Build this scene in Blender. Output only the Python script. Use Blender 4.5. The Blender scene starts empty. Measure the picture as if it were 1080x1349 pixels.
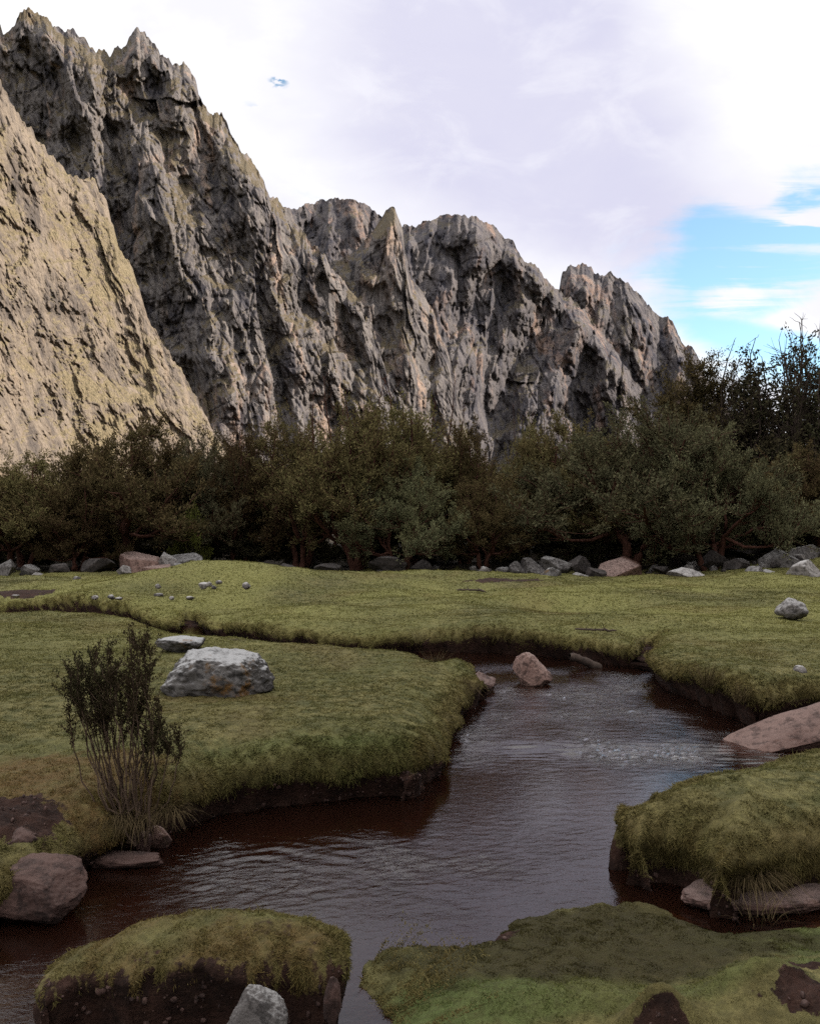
import bpy, math, random
import numpy as np
from mathutils import Vector

random.seed(7); RNG = np.random.default_rng(7)
C = bpy.context.scene.collection
F_PX, HOR, CX, HC = 1200.0, 700.0, 540.0, 1.8      # focal length (px), horizon row, centre column, eye height (m)
WATER = -0.55

def at(px, py, z=0.0):
    "ground point of level z seen at a photograph pixel"
    d = F_PX * (HC - z) / (py - HOR)
    return ((px - CX) / F_PX * d, d, z)
def at_d(px, d, z=0.0):
    return ((px - CX) / F_PX * d, d, z)

# ---------------------------------------------------------------- noise
def _hash(ix, iy, iz, seed):
    h = (ix.astype(np.uint32) * np.uint32(374761393) + iy.astype(np.uint32) * np.uint32(668265263)
         + iz.astype(np.uint32) * np.uint32(2147483647) + np.uint32((seed * 1274126177 + 12345) & 0xffffffff))
    h = (h ^ (h >> np.uint32(13))) * np.uint32(1274126177)
    h = (h ^ (h >> np.uint32(16))) * np.uint32(2246822519)
    return h ^ (h >> np.uint32(15))
def rnd(ix, iy, iz, seed): return _hash(ix, iy, iz, seed).astype(np.float64) / 4294967295.0
def noise3(x, y, z, seed=0):
    x, y, z = np.broadcast_arrays(np.asarray(x, float), np.asarray(y, float), np.asarray(z, float))
    xi, yi, zi = np.floor(x).astype(np.int64), np.floor(y).astype(np.int64), np.floor(z).astype(np.int64)
    fx, fy, fz = x - xi, y - yi, z - zi
    u, v, w = [f * f * f * (f * (f * 6 - 15) + 10) for f in (fx, fy, fz)]
    out = 0
    for a in (0, 1):
        for b in (0, 1):
            for c in (0, 1):
                h = _hash(xi + a, yi + b, zi + c, seed)
                gx = (h & np.uint32(1023)).astype(float) / 511.5 - 1
                gy = ((h >> np.uint32(10)) & np.uint32(1023)).astype(float) / 511.5 - 1
                gz = ((h >> np.uint32(20)) & np.uint32(1023)).astype(float) / 511.5 - 1
                k = (u if a else 1 - u) * (v if b else 1 - v) * (w if c else 1 - w)
                out = out + k * (gx * (fx - a) + gy * (fy - b) + gz * (fz - c))
    return out * 1.3
def fbm(x, y, z, octv=4, seed=0, gain=.5):
    s, a, o = 1.0, 1.0, 0
    for i in range(octv):
        o = o + a * noise3(np.asarray(x) * s, np.asarray(y) * s, np.asarray(z) * s, seed + i); s *= 2.03; a *= gain
    return o
def ridged(x, y, z, octv=4, seed=0, gain=.5):
    s, a, o = 1.0, 1.0, 0
    for i in range(octv):
        o = o + a * (1 - 2.2 * np.abs(noise3(np.asarray(x) * s, np.asarray(y) * s, np.asarray(z) * s, seed + i))); s *= 2.03; a *= gain
    return o
def facets(x, y, seed=0, tilt=1.0, bowl=1.2):
    "continuous faceted relief: upper envelope of randomly tilted shallow bowls (2-D)"
    xi, yi = np.floor(x).astype(np.int64), np.floor(y).astype(np.int64)
    best = np.full(x.shape, -1e9); zz = np.zeros_like(xi)
    for a in (-1, 0, 1):
        for b in (-1, 0, 1):
            cx, cy = xi + a, yi + b
            dx = x - (cx + rnd(cx, cy, zz, seed)); dy = y - (cy + rnd(cx, cy, zz + 1, seed))
            th = rnd(cx, cy, zz + 5, seed) * 1.57; c_, s_ = np.cos(th), np.sin(th)
            p_, q_ = np.abs(dx * c_ + dy * s_), np.abs(dy * c_ - dx * s_)
            h = (rnd(cx, cy, zz + 2, seed) * .6 + tilt * ((rnd(cx, cy, zz + 3, seed) - .5) * dx * 2 + (rnd(cx, cy, zz + 4, seed) - .5) * dy)
                 - bowl * (np.maximum(p_, q_) + .25 * np.minimum(p_, q_)))
            best = np.maximum(best, h)
    return best
def spires(x, y, seed=0, bowl=1.25):
    "upper envelope of narrow blades of rock: each pointed at its top (y runs downward), widening and receding below"
    xi, yi = np.floor(x).astype(np.int64), np.floor(y).astype(np.int64)
    best = np.full(x.shape, -1e9); zz = np.zeros_like(xi)
    for a in (-1, 0, 1):
        for b in (-2, -1, 0, 1):
            cx, cy = xi + a, yi + b
            dx = x - (cx + rnd(cx, cy, zz, seed)); dy = y - (cy + rnd(cx, cy, zz + 1, seed))
            dx = dx + (rnd(cx, cy, zz + 3, seed) - .5) * .5 * dy
            sk = .6 + .9 * rnd(cx, cy, zz + 4, seed)
            h = rnd(cx, cy, zz + 2, seed) * .55 - bowl * np.where(dx < 0, -dx * sk, dx * (1.6 - .55 * sk)) / (1 + .25 * np.clip(dy, 0, 2)) - np.where(dy < 0, -dy * 1.9, dy * .30)
            best = np.maximum(best, h)
    return best
def sstep(a, b, x):
    t = np.clip((x - a) / (b - a), 0, 1); return t * t * (3 - 2 * t)

# ---------------------------------------------------------------- objects
def mesh_obj(name, verts, faces, mat=None, parent=None, smooth=True, attrs=None):
    "verts (n,3); faces an (m,k) array or a list of such arrays"
    me = bpy.data.meshes.new(name)
    verts = np.asarray(verts, np.float32)
    if not isinstance(faces, (list, tuple)): faces = [faces]
    faces = [np.asarray(f, np.int32) for f in faces if len(f)]
    me.vertices.add(len(verts)); me.vertices.foreach_set('co', verts.ravel())
    loops = np.concatenate([f.ravel() for f in faces])
    tot = np.concatenate([np.full(len(f), f.shape[1], np.int32) for f in faces])
    me.loops.add(len(loops)); me.loops.foreach_set('vertex_index', loops)
    me.polygons.add(len(tot))
    me.polygons.foreach_set('loop_start', np.concatenate([[0], np.cumsum(tot)[:-1]]).astype(np.int32))
    me.polygons.foreach_set('loop_total', tot)
    me.polygons.foreach_set('use_smooth', np.full(len(tot), bool(smooth)))
    for k, v in (attrs or {}).items():
        a = me.attributes.new(k, 'FLOAT', 'POINT'); a.data.foreach_set('value', np.asarray(v, np.float32).ravel())
    me.update(calc_edges=True)
    if mat: me.materials.append(mat)
    o = bpy.data.objects.new(name, me); C.objects.link(o)
    if parent: o.parent = parent
    return o
def tag(o, label, cat, group=None, kind=None):
    if label: o['label'] = label
    if cat: o['category'] = cat
    if group: o['group'] = group
    if kind: o['kind'] = kind
    return o
def empty(name, loc, rz=0):
    o = bpy.data.objects.new(name, None); C.objects.link(o); o.location = loc; o.rotation_euler = (0, 0, rz)
    o.empty_display_size = .2
    return o
def copy_tree(src, loc, rz=0, scale=(1, 1, 1)):
    r = src.copy(); C.objects.link(r); r.location = loc; r.rotation_euler = (0, 0, rz); r.scale = scale
    for ch in list(src.children):
        c = ch.copy(); C.objects.link(c); c.parent = r
        for g in list(ch.children):
            d = g.copy(); C.objects.link(d); d.parent = c
    return r
def grid_faces(nr, nc):
    i = np.arange(nr - 1)[:, None] * nc + np.arange(nc - 1)[None, :]
    return np.stack([i, i + 1, i + 1 + nc, i + nc], -1).reshape(-1, 4)

# ---------------------------------------------------------------- materials
class NT:
    def __init__(s, tree): s.t = tree
    def n(s, typ, ins=None, **props):
        nd = s.t.nodes.new(typ)
        for k, v in props.items(): setattr(nd, k, v)
        for k, v in (ins or {}).items(): s.set(nd.inputs[k], v)
        return nd
    def set(s, sock, v):
        if isinstance(v, bpy.types.NodeSocket): s.t.links.new(v, sock)
        else:
            if isinstance(v, (tuple, list)) and len(v) == 3 and sock.type == 'RGBA': v = (*v, 1)
            sock.default_value = v
    def m(s, op, a, b=0.0, c=None, clamp=False):
        ins = {0: a, 1: b}
        if c is not None: ins[2] = c
        return s.n('ShaderNodeMath', ins, operation=op, use_clamp=clamp).outputs[0]
    def mix(s, fac, a, b, blend='MIX'):
        nd = s.n('ShaderNodeMix', data_type='RGBA', blend_type=blend)
        s.set(nd.inputs[0], fac); s.set(nd.inputs[6], a); s.set(nd.inputs[7], b)
        return nd.outputs[2]
    def noise(s, vec, scale, detail=5, rough=.55, dist=0.0):
        return s.n('ShaderNodeTexNoise', {'Vector': vec, 'Scale': scale, 'Detail': detail, 'Roughness': rough, 'Distortion': dist}).outputs[0]
    def ramp(s, x, lo, hi, a=0.0, b=1.0):
        nd = s.n('ShaderNodeMapRange', {0: x, 1: lo, 2: hi, 3: a, 4: b}); nd.interpolation_type = 'SMOOTHSTEP'; nd.clamp = True
        return nd.outputs[0]
    def scl(s, vec, xyz): return s.n('ShaderNodeMapping', {'Vector': vec, 'Scale': xyz}).outputs[0]
    def attr(s, name): return s.n('ShaderNodeAttribute', attribute_name=name).outputs['Fac']
def new_mat(name):
    m = bpy.data.materials.new(name); m.use_nodes = True; m.node_tree.nodes.clear()
    t = NT(m.node_tree); out = t.n('ShaderNodeOutputMaterial')
    return m, t, out
def principled(t, out, col, rough=.9, normal=None, spec=.25, **kw):
    p = t.n('ShaderNodeBsdfPrincipled', {'Base Color': col, 'Roughness': rough, 'Specular IOR Level': spec})
    if normal is not None: t.set(p.inputs['Normal'], normal)
    for k, v in kw.items(): t.set(p.inputs[k.replace('_', ' ')], v)
    t.t.links.new(p.outputs[0], out.inputs[0]); return p

def mountain_mat(name, scale, dark, mid, tan, grass_a, grass_b, g_lo, g_hi, g_amt=1.0):
    m, t, out = new_mat(name)
    geo = t.n('ShaderNodeNewGeometry'); pos = t.scl(geo.outputs['Position'], (1 / scale,) * 3)
    nz = t.n('ShaderNodeSeparateXYZ', {0: geo.outputs['Normal']}).outputs[2]
    vert = t.scl(pos, (1, 1, .22))
    n1 = t.noise(pos, .021, 8, .62, .6); n2 = t.noise(vert, .10, 8, .68, .4); n3 = t.noise(pos, .5, 7, .7)
    n4 = t.noise(vert, .035, 4, .6, .8); n5 = t.noise(pos, .16, 6, .7)
    c = t.mix(t.ramp(n2, .36, .62), dark, mid)
    c = t.mix(t.ramp(n1, .44, .62), c, t.mix(.55, c, mid))
    c = t.mix(t.m('MULTIPLY', t.ramp(n4, .53, .66), t.ramp(n5, .36, .6)), c, tan)
    c = t.mix(t.ramp(n3, .36, .46, .40, 0), c, (dark[0] * .5, dark[1] * .5, dark[2] * .52))
    c = t.mix(t.ramp(t.noise(vert, .45, 6, .7, .3), .52, .70, 0, .40), c, (mid[0] * 1.7, mid[1] * 1.65, mid[2] * 1.6))
    g = t.m('ADD', nz, t.m('ADD', t.m('MULTIPLY', t.m('SUBTRACT', n5, .5), .8), t.m('MULTIPLY', t.m('SUBTRACT', n1, .5), 3.0)))
    gm = t.ramp(g, g_lo, g_hi, 0, g_amt)
    gc = t.mix(t.ramp(n3, .35, .65), grass_a, grass_b)
    gc = t.mix(t.ramp(t.noise(pos, 1.1, 4, .7), .52, .62, 0, .8), gc, (.034, .034, .016))
    c = t.mix(gm, c, gc)
    h = t.m('ADD', t.m('MULTIPLY', t.noise(vert, .55, 9, .72, .3), 1.0), t.m('MULTIPLY', n3, .7))
    v = t.n('ShaderNodeTexVoronoi', {'Vector': t.scl(pos, (1, 1, .4)), 'Scale': .32}, feature='DISTANCE_TO_EDGE').outputs[0]
    h = t.m('ADD', h, t.ramp(v, 0, .12, -.45, 0))
    b = t.n('ShaderNodeBump', {'Height': h, 'Strength': .7, 'Distance': 1.7 * scale}).outputs[0]
    principled(t, out, c, .95, b, .12)
    return m

def rock_mat(name, a, b, lichen, l_amt, stain=None, sc=1.0, dk=.3):
    m, t, out = new_mat(name)
    tc = t.n('ShaderNodeTexCoord').outputs['Object']; geo = t.n('ShaderNodeNewGeometry')
    rv = t.n('ShaderNodeObjectInfo').outputs['Random']
    pos = t.n('ShaderNodeVectorMath', {0: tc, 1: t.n('ShaderNodeCombineXYZ', {0: t.m('MULTIPLY', rv, 37.), 1: t.m('MULTIPLY', rv, 91.)}).outputs[0]}, operation='ADD').outputs[0]
    nz = t.n('ShaderNodeSeparateXYZ', {0: geo.outputs['Normal']}).outputs[2]
    n1 = t.noise(pos, 2.2 * sc, 8, .65, .4); n2 = t.noise(pos, 9 * sc, 8, .7); n3 = t.noise(pos, 38 * sc, 6, .7)
    c = t.mix(t.ramp(n1, .38, .62), a, b)
    c = t.mix(t.ramp(n2, .40, .52, .8, 0), c, (a[0] * dk, a[1] * dk, a[2] * dk))
    lm = t.m('ADD', t.m('MULTIPLY', nz, .48), t.m('ADD', t.m('MULTIPLY', n2, .55), t.m('MULTIPLY', n3, .35)))
    c = t.mix(t.ramp(lm, .70, .95, 0, l_amt), c, lichen)
    if stain: c = t.mix(t.m('MULTIPLY', t.ramp(t.noise(pos, 3.1 * sc, 4), .57, .65), t.ramp(n2, .4, .6)), c, stain)
    c = t.mix(t.ramp(n3, .60, .70, 0, .5), c, (.035, .03, .026))
    h = t.m('ADD', t.m('MULTIPLY', n2, .8), t.m('MULTIPLY', n3, .35))
    bmp = t.n('ShaderNodeBump', {'Height': h, 'Strength': .8, 'Distance': .03 / sc}).outputs[0]
    principled(t, out, c, .88, bmp, .25)
    return m

def leaf_mat(name, a, b, c3, trans=.3, upn=.68):
    m, t, out = new_mat(name)
    geo = t.n('ShaderNodeNewGeometry'); r = geo.outputs['Random Per Island']
    rv = t.n('ShaderNodeObjectInfo').outputs['Random']
    n = t.noise(geo.outputs['Position'], .9, 3)
    c = t.mix(r, a, b); c = t.mix(t.ramp(n, .42, .62, 0, .8), c, c3)
    c = t.n('ShaderNodeHueSaturation', {'Color': c, 'Hue': t.m('ADD', .485, t.m('MULTIPLY', rv, .03)), 'Value': t.m('ADD', .75, t.m('MULTIPLY', rv, .5))}).outputs[0]
    nm = t.n('ShaderNodeVectorMath', {0: t.n('ShaderNodeMix', {0: upn, 4: geo.outputs['Normal'], 5: (0, -.15, 1)}, data_type='VECTOR').outputs[1]}, operation='NORMALIZE').outputs[0]
    d = t.n('ShaderNodeBsdfDiffuse', {'Color': c, 'Normal': nm}).outputs[0]
    tr = t.n('ShaderNodeBsdfTranslucent', {'Color': c}).outputs[0]
    mx = t.n('ShaderNodeMixShader', {0: trans, 1: d, 2: tr}).outputs[0]
    t.t.links.new(mx, out.inputs[0]); return m
def bark_mat(name, a, b):
    m, t, out = new_mat(name)
    tc = t.n('ShaderNodeTexCoord').outputs['Object']
    n = t.noise(t.scl(tc, (1, 1, .3)), 9, 6, .7)
    c = t.mix(t.ramp(n, .35, .65), a, b)
    principled(t, out, c, .9, t.n('ShaderNodeBump', {'Height': n, 'Strength': .6, 'Distance': .03}).outputs[0], .1); return m

# ================================================================ the meadow and the stream
RIM, LIP, WL = -.06, -.27, WATER
def poly(pts): return np.array([at(*p)[:2] for p in pts])
left_meadow = poly([(-420, 1330, WL), (-150, 1290, WL), (0, 1222, WL), (96, 1168, WL), (150, 1138, WL), (205, 1112, WL), (245, 1096, WL), (300, 1080, WL), (350, 1071, WL),
    (420, 1063, WL), (480, 1057, WL), (535, 1057, WL), (570, 1043, WL), (588, 1022, WL), (590, 1000, WL), (594, 982, WL), (604, 960, WL),
    (622, 942, WL), (638, 922, WL), (634, 902, LIP), (612, 884, LIP), (585, 872, RIM), (560, 860, RIM), (530, 855, RIM), (480, 852, RIM), (440, 850, RIM),
    (400, 848, RIM), (350, 842, RIM), (300, 838, RIM), (260, 835, RIM), (230, 829, RIM), (205, 821, RIM), (170, 814, RIM), (120, 809, RIM),
    (60, 807, RIM), (0, 807, RIM), (-200, 805, RIM), (-600, 806, RIM), (-900, 900, RIM)])
far_meadow = poly([(-900, 800, WL), (-200, 808, WL), (60, 814, WL), (120, 818, WL), (170, 825, WL), (205, 836, WL), (236, 838, WL), (248, 824, WL), (262, 826, WL), (268, 840, WL), (300, 845, WL),
    (322, 849, WL), (345, 852, WL), (380, 858, WL), (440, 864, WL), (500, 866, WL), (545, 866, WL), (565, 861, WL), (590, 862, WL), (640, 865, WL), (690, 867, WL), (740, 873, WL),
    (770, 876, WL), (800, 881, WL), (838, 885, WL), (852, 868, WL), (864, 866, WL), (858, 884, WL), (849, 898, WL), (862, 913, WL), (888, 922, WL), (912, 936, WL), (940, 949, WL), (965, 958, WL),
    (985, 965, WL), (1010, 967, WL), (1050, 962, WL), (1120, 958, WL), (1300, 960, WL), (1900, 1000, WL), (2200, 760, 0), (1400, 727, 0), (-500, 727, 0), (-1400, 760, 0)])
right_bank = poly([(1500, 940, RIM), (1200, 962, RIM), (1080, 978, RIM), (1040, 988, RIM), (1000, 1001, RIM), (960, 1011, RIM), (930, 1020, RIM), (890, 1035, RIM),
    (850, 1051, RIM), (828, 1066, -.12), (818, 1085, LIP), (818, 1106, LIP), (838, 1120, LIP), (868, 1117, LIP), (899, 1122, LIP), (921, 1134, LIP),
    (940, 1146, LIP), (950, 1158, LIP), (992, 1154, LIP), (1033, 1147, LIP), (1080, 1136, LIP), (1250, 1130, LIP), (1700, 1100, LIP)])
island = poly([(42, 1292, LIP), (62, 1252, -.2), (110, 1226, -.16), (160, 1211, -.14), (200, 1201, -.13), (280, 1190, -.12), (350, 1193, -.12), (400, 1205, -.14),
    (440, 1222, -.17), (458, 1243, -.22), (464, 1265, LIP), (452, 1293, LIP), (425, 1306, LIP), (380, 1300, LIP), (320, 1309, LIP), (240, 1303, LIP), (170, 1315, LIP),
    (110, 1308, LIP), (55, 1318, LIP)])
low_turf = poly([(478, 1283, WL), (500, 1264, WL), (540, 1251, WL), (600, 1247, WL), (652, 1243, WL), (668, 1232, WL), (674, 1217, WL), (700, 1206, WL), (740, 1196, WL),
    (790, 1190, WL), (835, 1191, WL), (865, 1200, WL), (905, 1218, WL), (940, 1231, WL), (962, 1226, WL), (985, 1218, WL), (1020, 1206, -.45), (1060, 1198, -.45), (1200, 1185, -.45),
    (1700, 1130, -.45), (1900, 1800, -.45), (610, 1800, WL), (540, 1390, WL), (510, 1335, WL), (492, 1308, WL)])
mud_ledge = poly([(922, 1186, WL), (945, 1172, WL), (1000, 1140, WL), (1300, 1100, WL), (1700, 1100, WL), (1700, 1220, WL), (1000, 1230, WL), (966, 1212, WL), (940, 1204, WL)])
PATCHES = [left_meadow, far_meadow, right_bank, island, low_turf, mud_ledge]
WALLW = np.array([.26, .34, .26, .30, .10, .16])        # plan width given to the bank face
UNDER = np.array([.16, .30, .18, .10, .0, .0])          # how far the bank is undercut

def sdf(P, poly_):
    "signed distance (positive inside) and inland unit normal"
    A = poly_; B = np.roll(poly_, -1, 0)
    best = np.full(len(P), 1e18); nx = np.zeros(len(P)); ny = np.zeros(len(P)); ins = np.zeros(len(P), bool)
    x, y = P[:, 0], P[:, 1]
    for (ax, ay), (bx, by) in zip(A, B):
        ex, ey = bx - ax, by - ay; L = ex * ex + ey * ey + 1e-12
        t = np.clip(((x - ax) * ex + (y - ay) * ey) / L, 0, 1)
        dx, dy = x - (ax + t * ex), y - (ay + t * ey); d = dx * dx + dy * dy
        k = d < best; best[k] = d[k]; nx[k] = dx[k]; ny[k] = dy[k]
        cond = (ay > y) != (by > y)
        with np.errstate(divide='ignore', invalid='ignore'):
            xin = ax + (y - ay) / (by - ay) * ex
        ins ^= cond & (x < xin)
    d = np.sqrt(best); sg = np.where(ins, 1.0, -1.0); inv = sg / np.maximum(d, 1e-6)
    return d * sg, nx * inv, ny * inv
def blob(x, y, px, py, z, rx, ry):
    cx, cy, _ = at(px, py, z)
    return np.exp(-(((x - cx) / rx) ** 2 + ((y - cy) / ry) ** 2))
def level(i, x, y):
    n = sstep(15, 9, y) * (noise3(x * 4.5, y * 4.5, 0, 17) * .022 + noise3(x * 10, y * 10, 0, 18) * .016 + noise3(x * 22, y * 22, 0, 19) * .009) + noise3(x * .35, y * .35, 0, 11) * .10 + noise3(x * .9, y * .9, 0, 12) * .045 + noise3(x * 2.6, y * 2.6, 0, 13) * .02
    far = sstep(12, 26, y)
    if i == 0: z = n * .8 + .05 * blob(x, y, 420, 960, 0, 2, 2) - .10 * blob(x, y, 40, 1060, -.1, 1.2, 1.2) + .0 * x
    elif i == 1:
        z = n * (1 + .9 * far) + far * (noise3(x * .16, y * .16, 0, 14) * .22)
        z = z + .75 * blob(x, y, 300, 752, .5, 4.2, 2.6) + .25 * blob(x, y, 500, 758, .2, 5, 3) - .35 * blob(x, y, 672, 780, -.1, 1.6, .8) \
            - .22 * blob(x, y, 740, 800, -.1, 1.6, 1.0) - .4 * blob(x, y, 30, 787, -.1, 1.4, 1.0) + .12 * blob(x, y, 920, 890, 0, 1.2, 1.2)
        b = sstep(39, 60, y); z = z + b * .8 + b * sstep(6, 24, x) * 2.6 + .6 * sstep(30, 44, y) * sstep(10, 20, x)
        z = z + b * .35 * fbm(x * .5, y * .5, 0, 3, 15) + sstep(80, 600, y) * 9
    elif i == 2: z = n * .9 + noise3(x * 6, y * 6, 0, 28) * .02 + noise3(x * 15, y * 15, 0, 29) * .008 + .10 * blob(x, y, 1010, 1060, 0, 1.0, .8) - .02
    elif i == 3: z = n * .35 - .07 + noise3(x * 7, y * 7, 0, 26) * .022 + noise3(x * 18, y * 18, 0, 27) * .012 + .03 * blob(x, y, 400, 1215, -.1, .5, .5) - .10 * blob(x, y, 60, 1270, -.2, .4, .6) - .06 * sstep(4.1, 3.6, y)
    elif i == 4:
        u = noise3(x * 1.7, y * 1.7, 0, 21) * .05 + noise3(x * 5, y * 5, 0, 22) * .030 + noise3(x * 13, y * 13, 0, 24) * .016 + noise3(x * 30, y * 30, 0, 25) * .008
        z = WATER + .065 + u + .10 * blob(x, y, 1050, 1245, -.3, .5, .25) + .22 * blob(x, y, 1080, 1310, -.3, .6, .35) + .20 * blob(x, y, 868, 1350, -.4, .17, .09) + .10 * blob(x, y, 1000, 1290, -.3, .2, .07) \
            + .05 * blob(x, y, 620, 1290, -.4, .6, .3) + .08 * blob(x, y, 760, 1310, -.4, .6, .2)
    else: z = WATER + .07 + noise3(x * 2.3, y * 2.3, 0, 23) * .05 + .10 * sstep(1.9, 3.4, x)
    return z
def terrain(x, y, want='all'):
    P = np.stack([x, y], -1); N = len(P)
    wob = noise3(x * 2.3, y * 2.3, 0, 31) * .09 + noise3(x * 6, y * 6, 0, 32) * .055
    near = sstep(16, 9, y)
    S = []; NX = []; NY = []
    for i, pl in enumerate(PATCHES):
        s, nx, ny = sdf(P, pl)
        s = s + wob * (1.6, 1.6, .8, .8, .6, .9)[i]
        S.append(s); NX.append(nx); NY.append(ny)
    S = np.array(S); best = np.argmax(S, 0); bs = S.max(0)
    if want == 's': return bs
    for i in range(len(PATCHES) - 1, -1, -1):           # earlier patches win where they overlap
        best = np.where(S[i] > -WALLW[i], i, best)
    idx = np.arange(N); s = S[best, idx]; nx = np.array(NX)[best, idx]; ny = np.array(NY)[best, idx]
    z = np.zeros(N); off = s.copy(); wall = np.zeros(N)
    bed = WATER - .17 + noise3(x * 1.4, y * 1.4, 0, 41) * .06 + noise3(x * 6, y * 6, 0, 42) * .02
    for i in range(len(PATCHES)):
        k = best == i
        if not k.any(): continue
        sk, xk, yk = s[k], x[k], y[k]; w, un = WALLW[i], UNDER[i] * (1 + .6 * noise3(xk * 1.5, yk * 1.5, 0, 51))
        L = level(i, xk, yk); bk = bed[k]
        R = (.70, .6, .6, .38, .25, .2)[i] * (1 + .5 * noise3(xk * 1.1, yk * 1.1, 0, 52))
        drop = (.32, .24, .25, .16, .09, .05)[i] * (1 + .6 * noise3(xk * 1.6, yk * 1.6, 0, 53))
        t = np.clip(1 - sk / R, 0, 1)
        top = L - drop * (1 - np.sqrt(np.maximum(1 - t * t, 0)))
        q = np.clip((sk + w) / w, 0, 1)
        zl = L - drop
        zw = bk + (zl - bk) * q
        zz = np.where(sk >= 0, top, np.where(sk > -w, zw, bk))
        ow = un * (1 - q) ** .7 + 0 * q
        qb = np.clip((sk + w + .6) / .6, 0, 1)
        ob = -(w + .6) + (un + w + .6) * qb
        o = np.where(sk >= 0, sk, np.where(sk > -w, ow, np.where(sk > -w - .6, ob, sk)))
        z[k] = zz; off[k] = o
        wall[k] = np.where(sk >= 0, sstep(.10, .0, sk) * .25, np.where(sk > -w, .25 + .75 * sstep(*((.0, .30) if i != 2 else (.15, .6)), -sk / w), 1.0))
    X = x + nx * (off - s); Y = y + ny * (off - s)
    return X, Y, z, s, best, wall

rows = np.concatenate([np.linspace(1640, 742, 930)])
d_rows = F_PX * HC / (rows - HOR)
d_rows = np.concatenate([d_rows, 52 * 1.07 ** np.arange(1, 62)])
u_c = np.concatenate([-.47 - .55 * (np.linspace(1, 0, 46)[:-1]) ** 1.3, np.linspace(-.47, .47, 700), .47 + .55 * (np.linspace(0, 1, 46)[1:]) ** 1.3])
gx = (d_rows[:, None] * u_c[None, :]).ravel(); gy = np.repeat(d_rows, len(u_c))
TX, TY, TZ, TS, TB, TW = terrain(gx, gy)
EDGE_FADE = sstep(1000, 2800, TY); TZ = TZ - 4 * EDGE_FADE
# soil: bare earth; dry: reddish dead turf; moss: dark brown-green cushion plants
soil = TW.copy()
nz1 = fbm(TX * 1.6, TY * 1.6, 0, 4, 61); nz2 = fbm(TX * 6, TY * 6, 0, 3, 62); nz3 = fbm(TX * 7, TY * 7, 0, 5, 65, .65)
def patch_(px, py, z, rx, ry, amt=1.0, hard=.35):
    return amt * sstep(hard, hard + .34, blob(TX, TY, px, py, z, rx, ry) + (.22 * nz1 + .1 * nz2) * (rx > .45) + .20 * nz3 * (rx <= .45) + .12 * nz3)
soil = np.maximum(soil, patch_(672, 778, -.2, 1.9, .8) * (TB == 1))
soil = np.maximum(soil, patch_(20, 787, -.2, 1.5, .9) * (TB == 1))
soil = np.maximum(soil, patch_(340, 857, -.2, .7, .5) * (TB == 0) * .5)
soil = np.maximum(soil, patch_(-10, 1105, -.25, .55, .5) * (TB == 0))
soil = np.maximum(soil, patch_(1075, 1300, -.25, .36, .16, 1, .45) * (TB == 4))
soil = np.maximum(soil, patch_(1040, 1262, -.3, .3, .08, 1, .45) * (TB == 4))
soil = np.maximum(soil, patch_(868, 1352, -.36, .18, .07, 1, .38) * (TB == 4))
soil = np.maximum(soil, patch_(640, 1243, WL, .25, .1, 1, .4) * (TB == 4))
soil = np.maximum(soil, patch_(345, 1270, -.25, .28, .16, .4, .45) * (TB == 3))
soil = np.where(TB == 5, np.maximum(soil, sstep(-.1, .02, TS) * .98 + .02), soil)
soil = np.maximum(soil, sstep(38.5, 44, TY + 3 * nz1) * .9)      # litter under the trees
soil = np.maximum(soil, (TB == 3) * sstep(.26, .06, TS + .12 * nz3 + .13) * sstep(4.45, 4.05, TY))
dry = patch_(60, 1030, -.1, 1.1, .7, 1, .3) * (TB == 0)
dry = np.maximum(dry, sstep(.24, .02, TS + .1 * nz1) * .5 * (TB <= 3))
dry = np.maximum(dry, patch_(165, 1080, -.25, .7, .45, 1, .3) * (TB == 0))
dry = np.maximum(dry, patch_(300, 925, 0, .8, .4, .5) * (TB == 0))
dry = np.maximum(dry, .75 * (TB == 3) * sstep(.0, .5, nz1 + .35))
dry = np.maximum(dry, .35 * sstep(.15, .6, fbm(TX * .45, TY * .3, 0, 4, 63)))
moss = patch_(770, 1232, -.45, 1.0, .50, 1, .10) * (TB == 4)
moss = np.maximum(moss, patch_(840, 1280, -.45, .25, .12, .8, .35) * (TB == 4))
green = np.maximum(patch_(1030, 1215, -.35, .5, .3, 1, .12), np.maximum(patch_(720, 1305, -.4, 1.0, .20, 1, .12), patch_(1000, 1280, -.4, .5, .12))) * (TB == 4)
green = np.maximum(green, patch_(470, 1000, -.1, 1.5, .5, .55, .3) * (TB == 0))
far_bright = sstep(-.7, .4, fbm(TX * .25, TY * .18, 0, 3, 64)) * sstep(9, 22, TY)  # yellow-green turf patches; the far meadow's extra light is put into this colour

def turf_color(t):
    "shared turf colour from the soil/dry/moss attributes"
    pos = t.n('ShaderNodeNewGeometry').outputs['Position']
    n1 = t.noise(pos, .7, 6, .6); n2 = t.noise(pos, 5, 5, .7)
    c = t.mix(t.ramp(n1, .36, .64), (.108, .102, .036), (.160, .138, .055))
    c = t.mix(t.ramp(n2, .38, .66), c, (.066, .066, .024))
    c = t.mix(t.m('MULTIPLY', t.attr('far_bright'), .7), c, (.210, .200, .060))
    c = t.mix(t.m('MULTIPLY', t.attr('green'), .8), c, (.070, .096, .028))
    c = t.mix(t.m('MULTIPLY', t.attr('dry'), t.ramp(n2, .25, .6, .35, .85)), c, (.110, .062, .024))
    c = t.mix(t.m('MULTIPLY', t.attr('moss'), t.ramp(n2, .3, .65, 1.0, .8)), c, (.026, .021, .009))
    return c, n1, n2, pos
meadow_m, t, out = new_mat('meadow_turf')
c, n1, n2, pos = turf_color(t)
n3 = t.noise(pos, 26, 6, .7)
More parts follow.
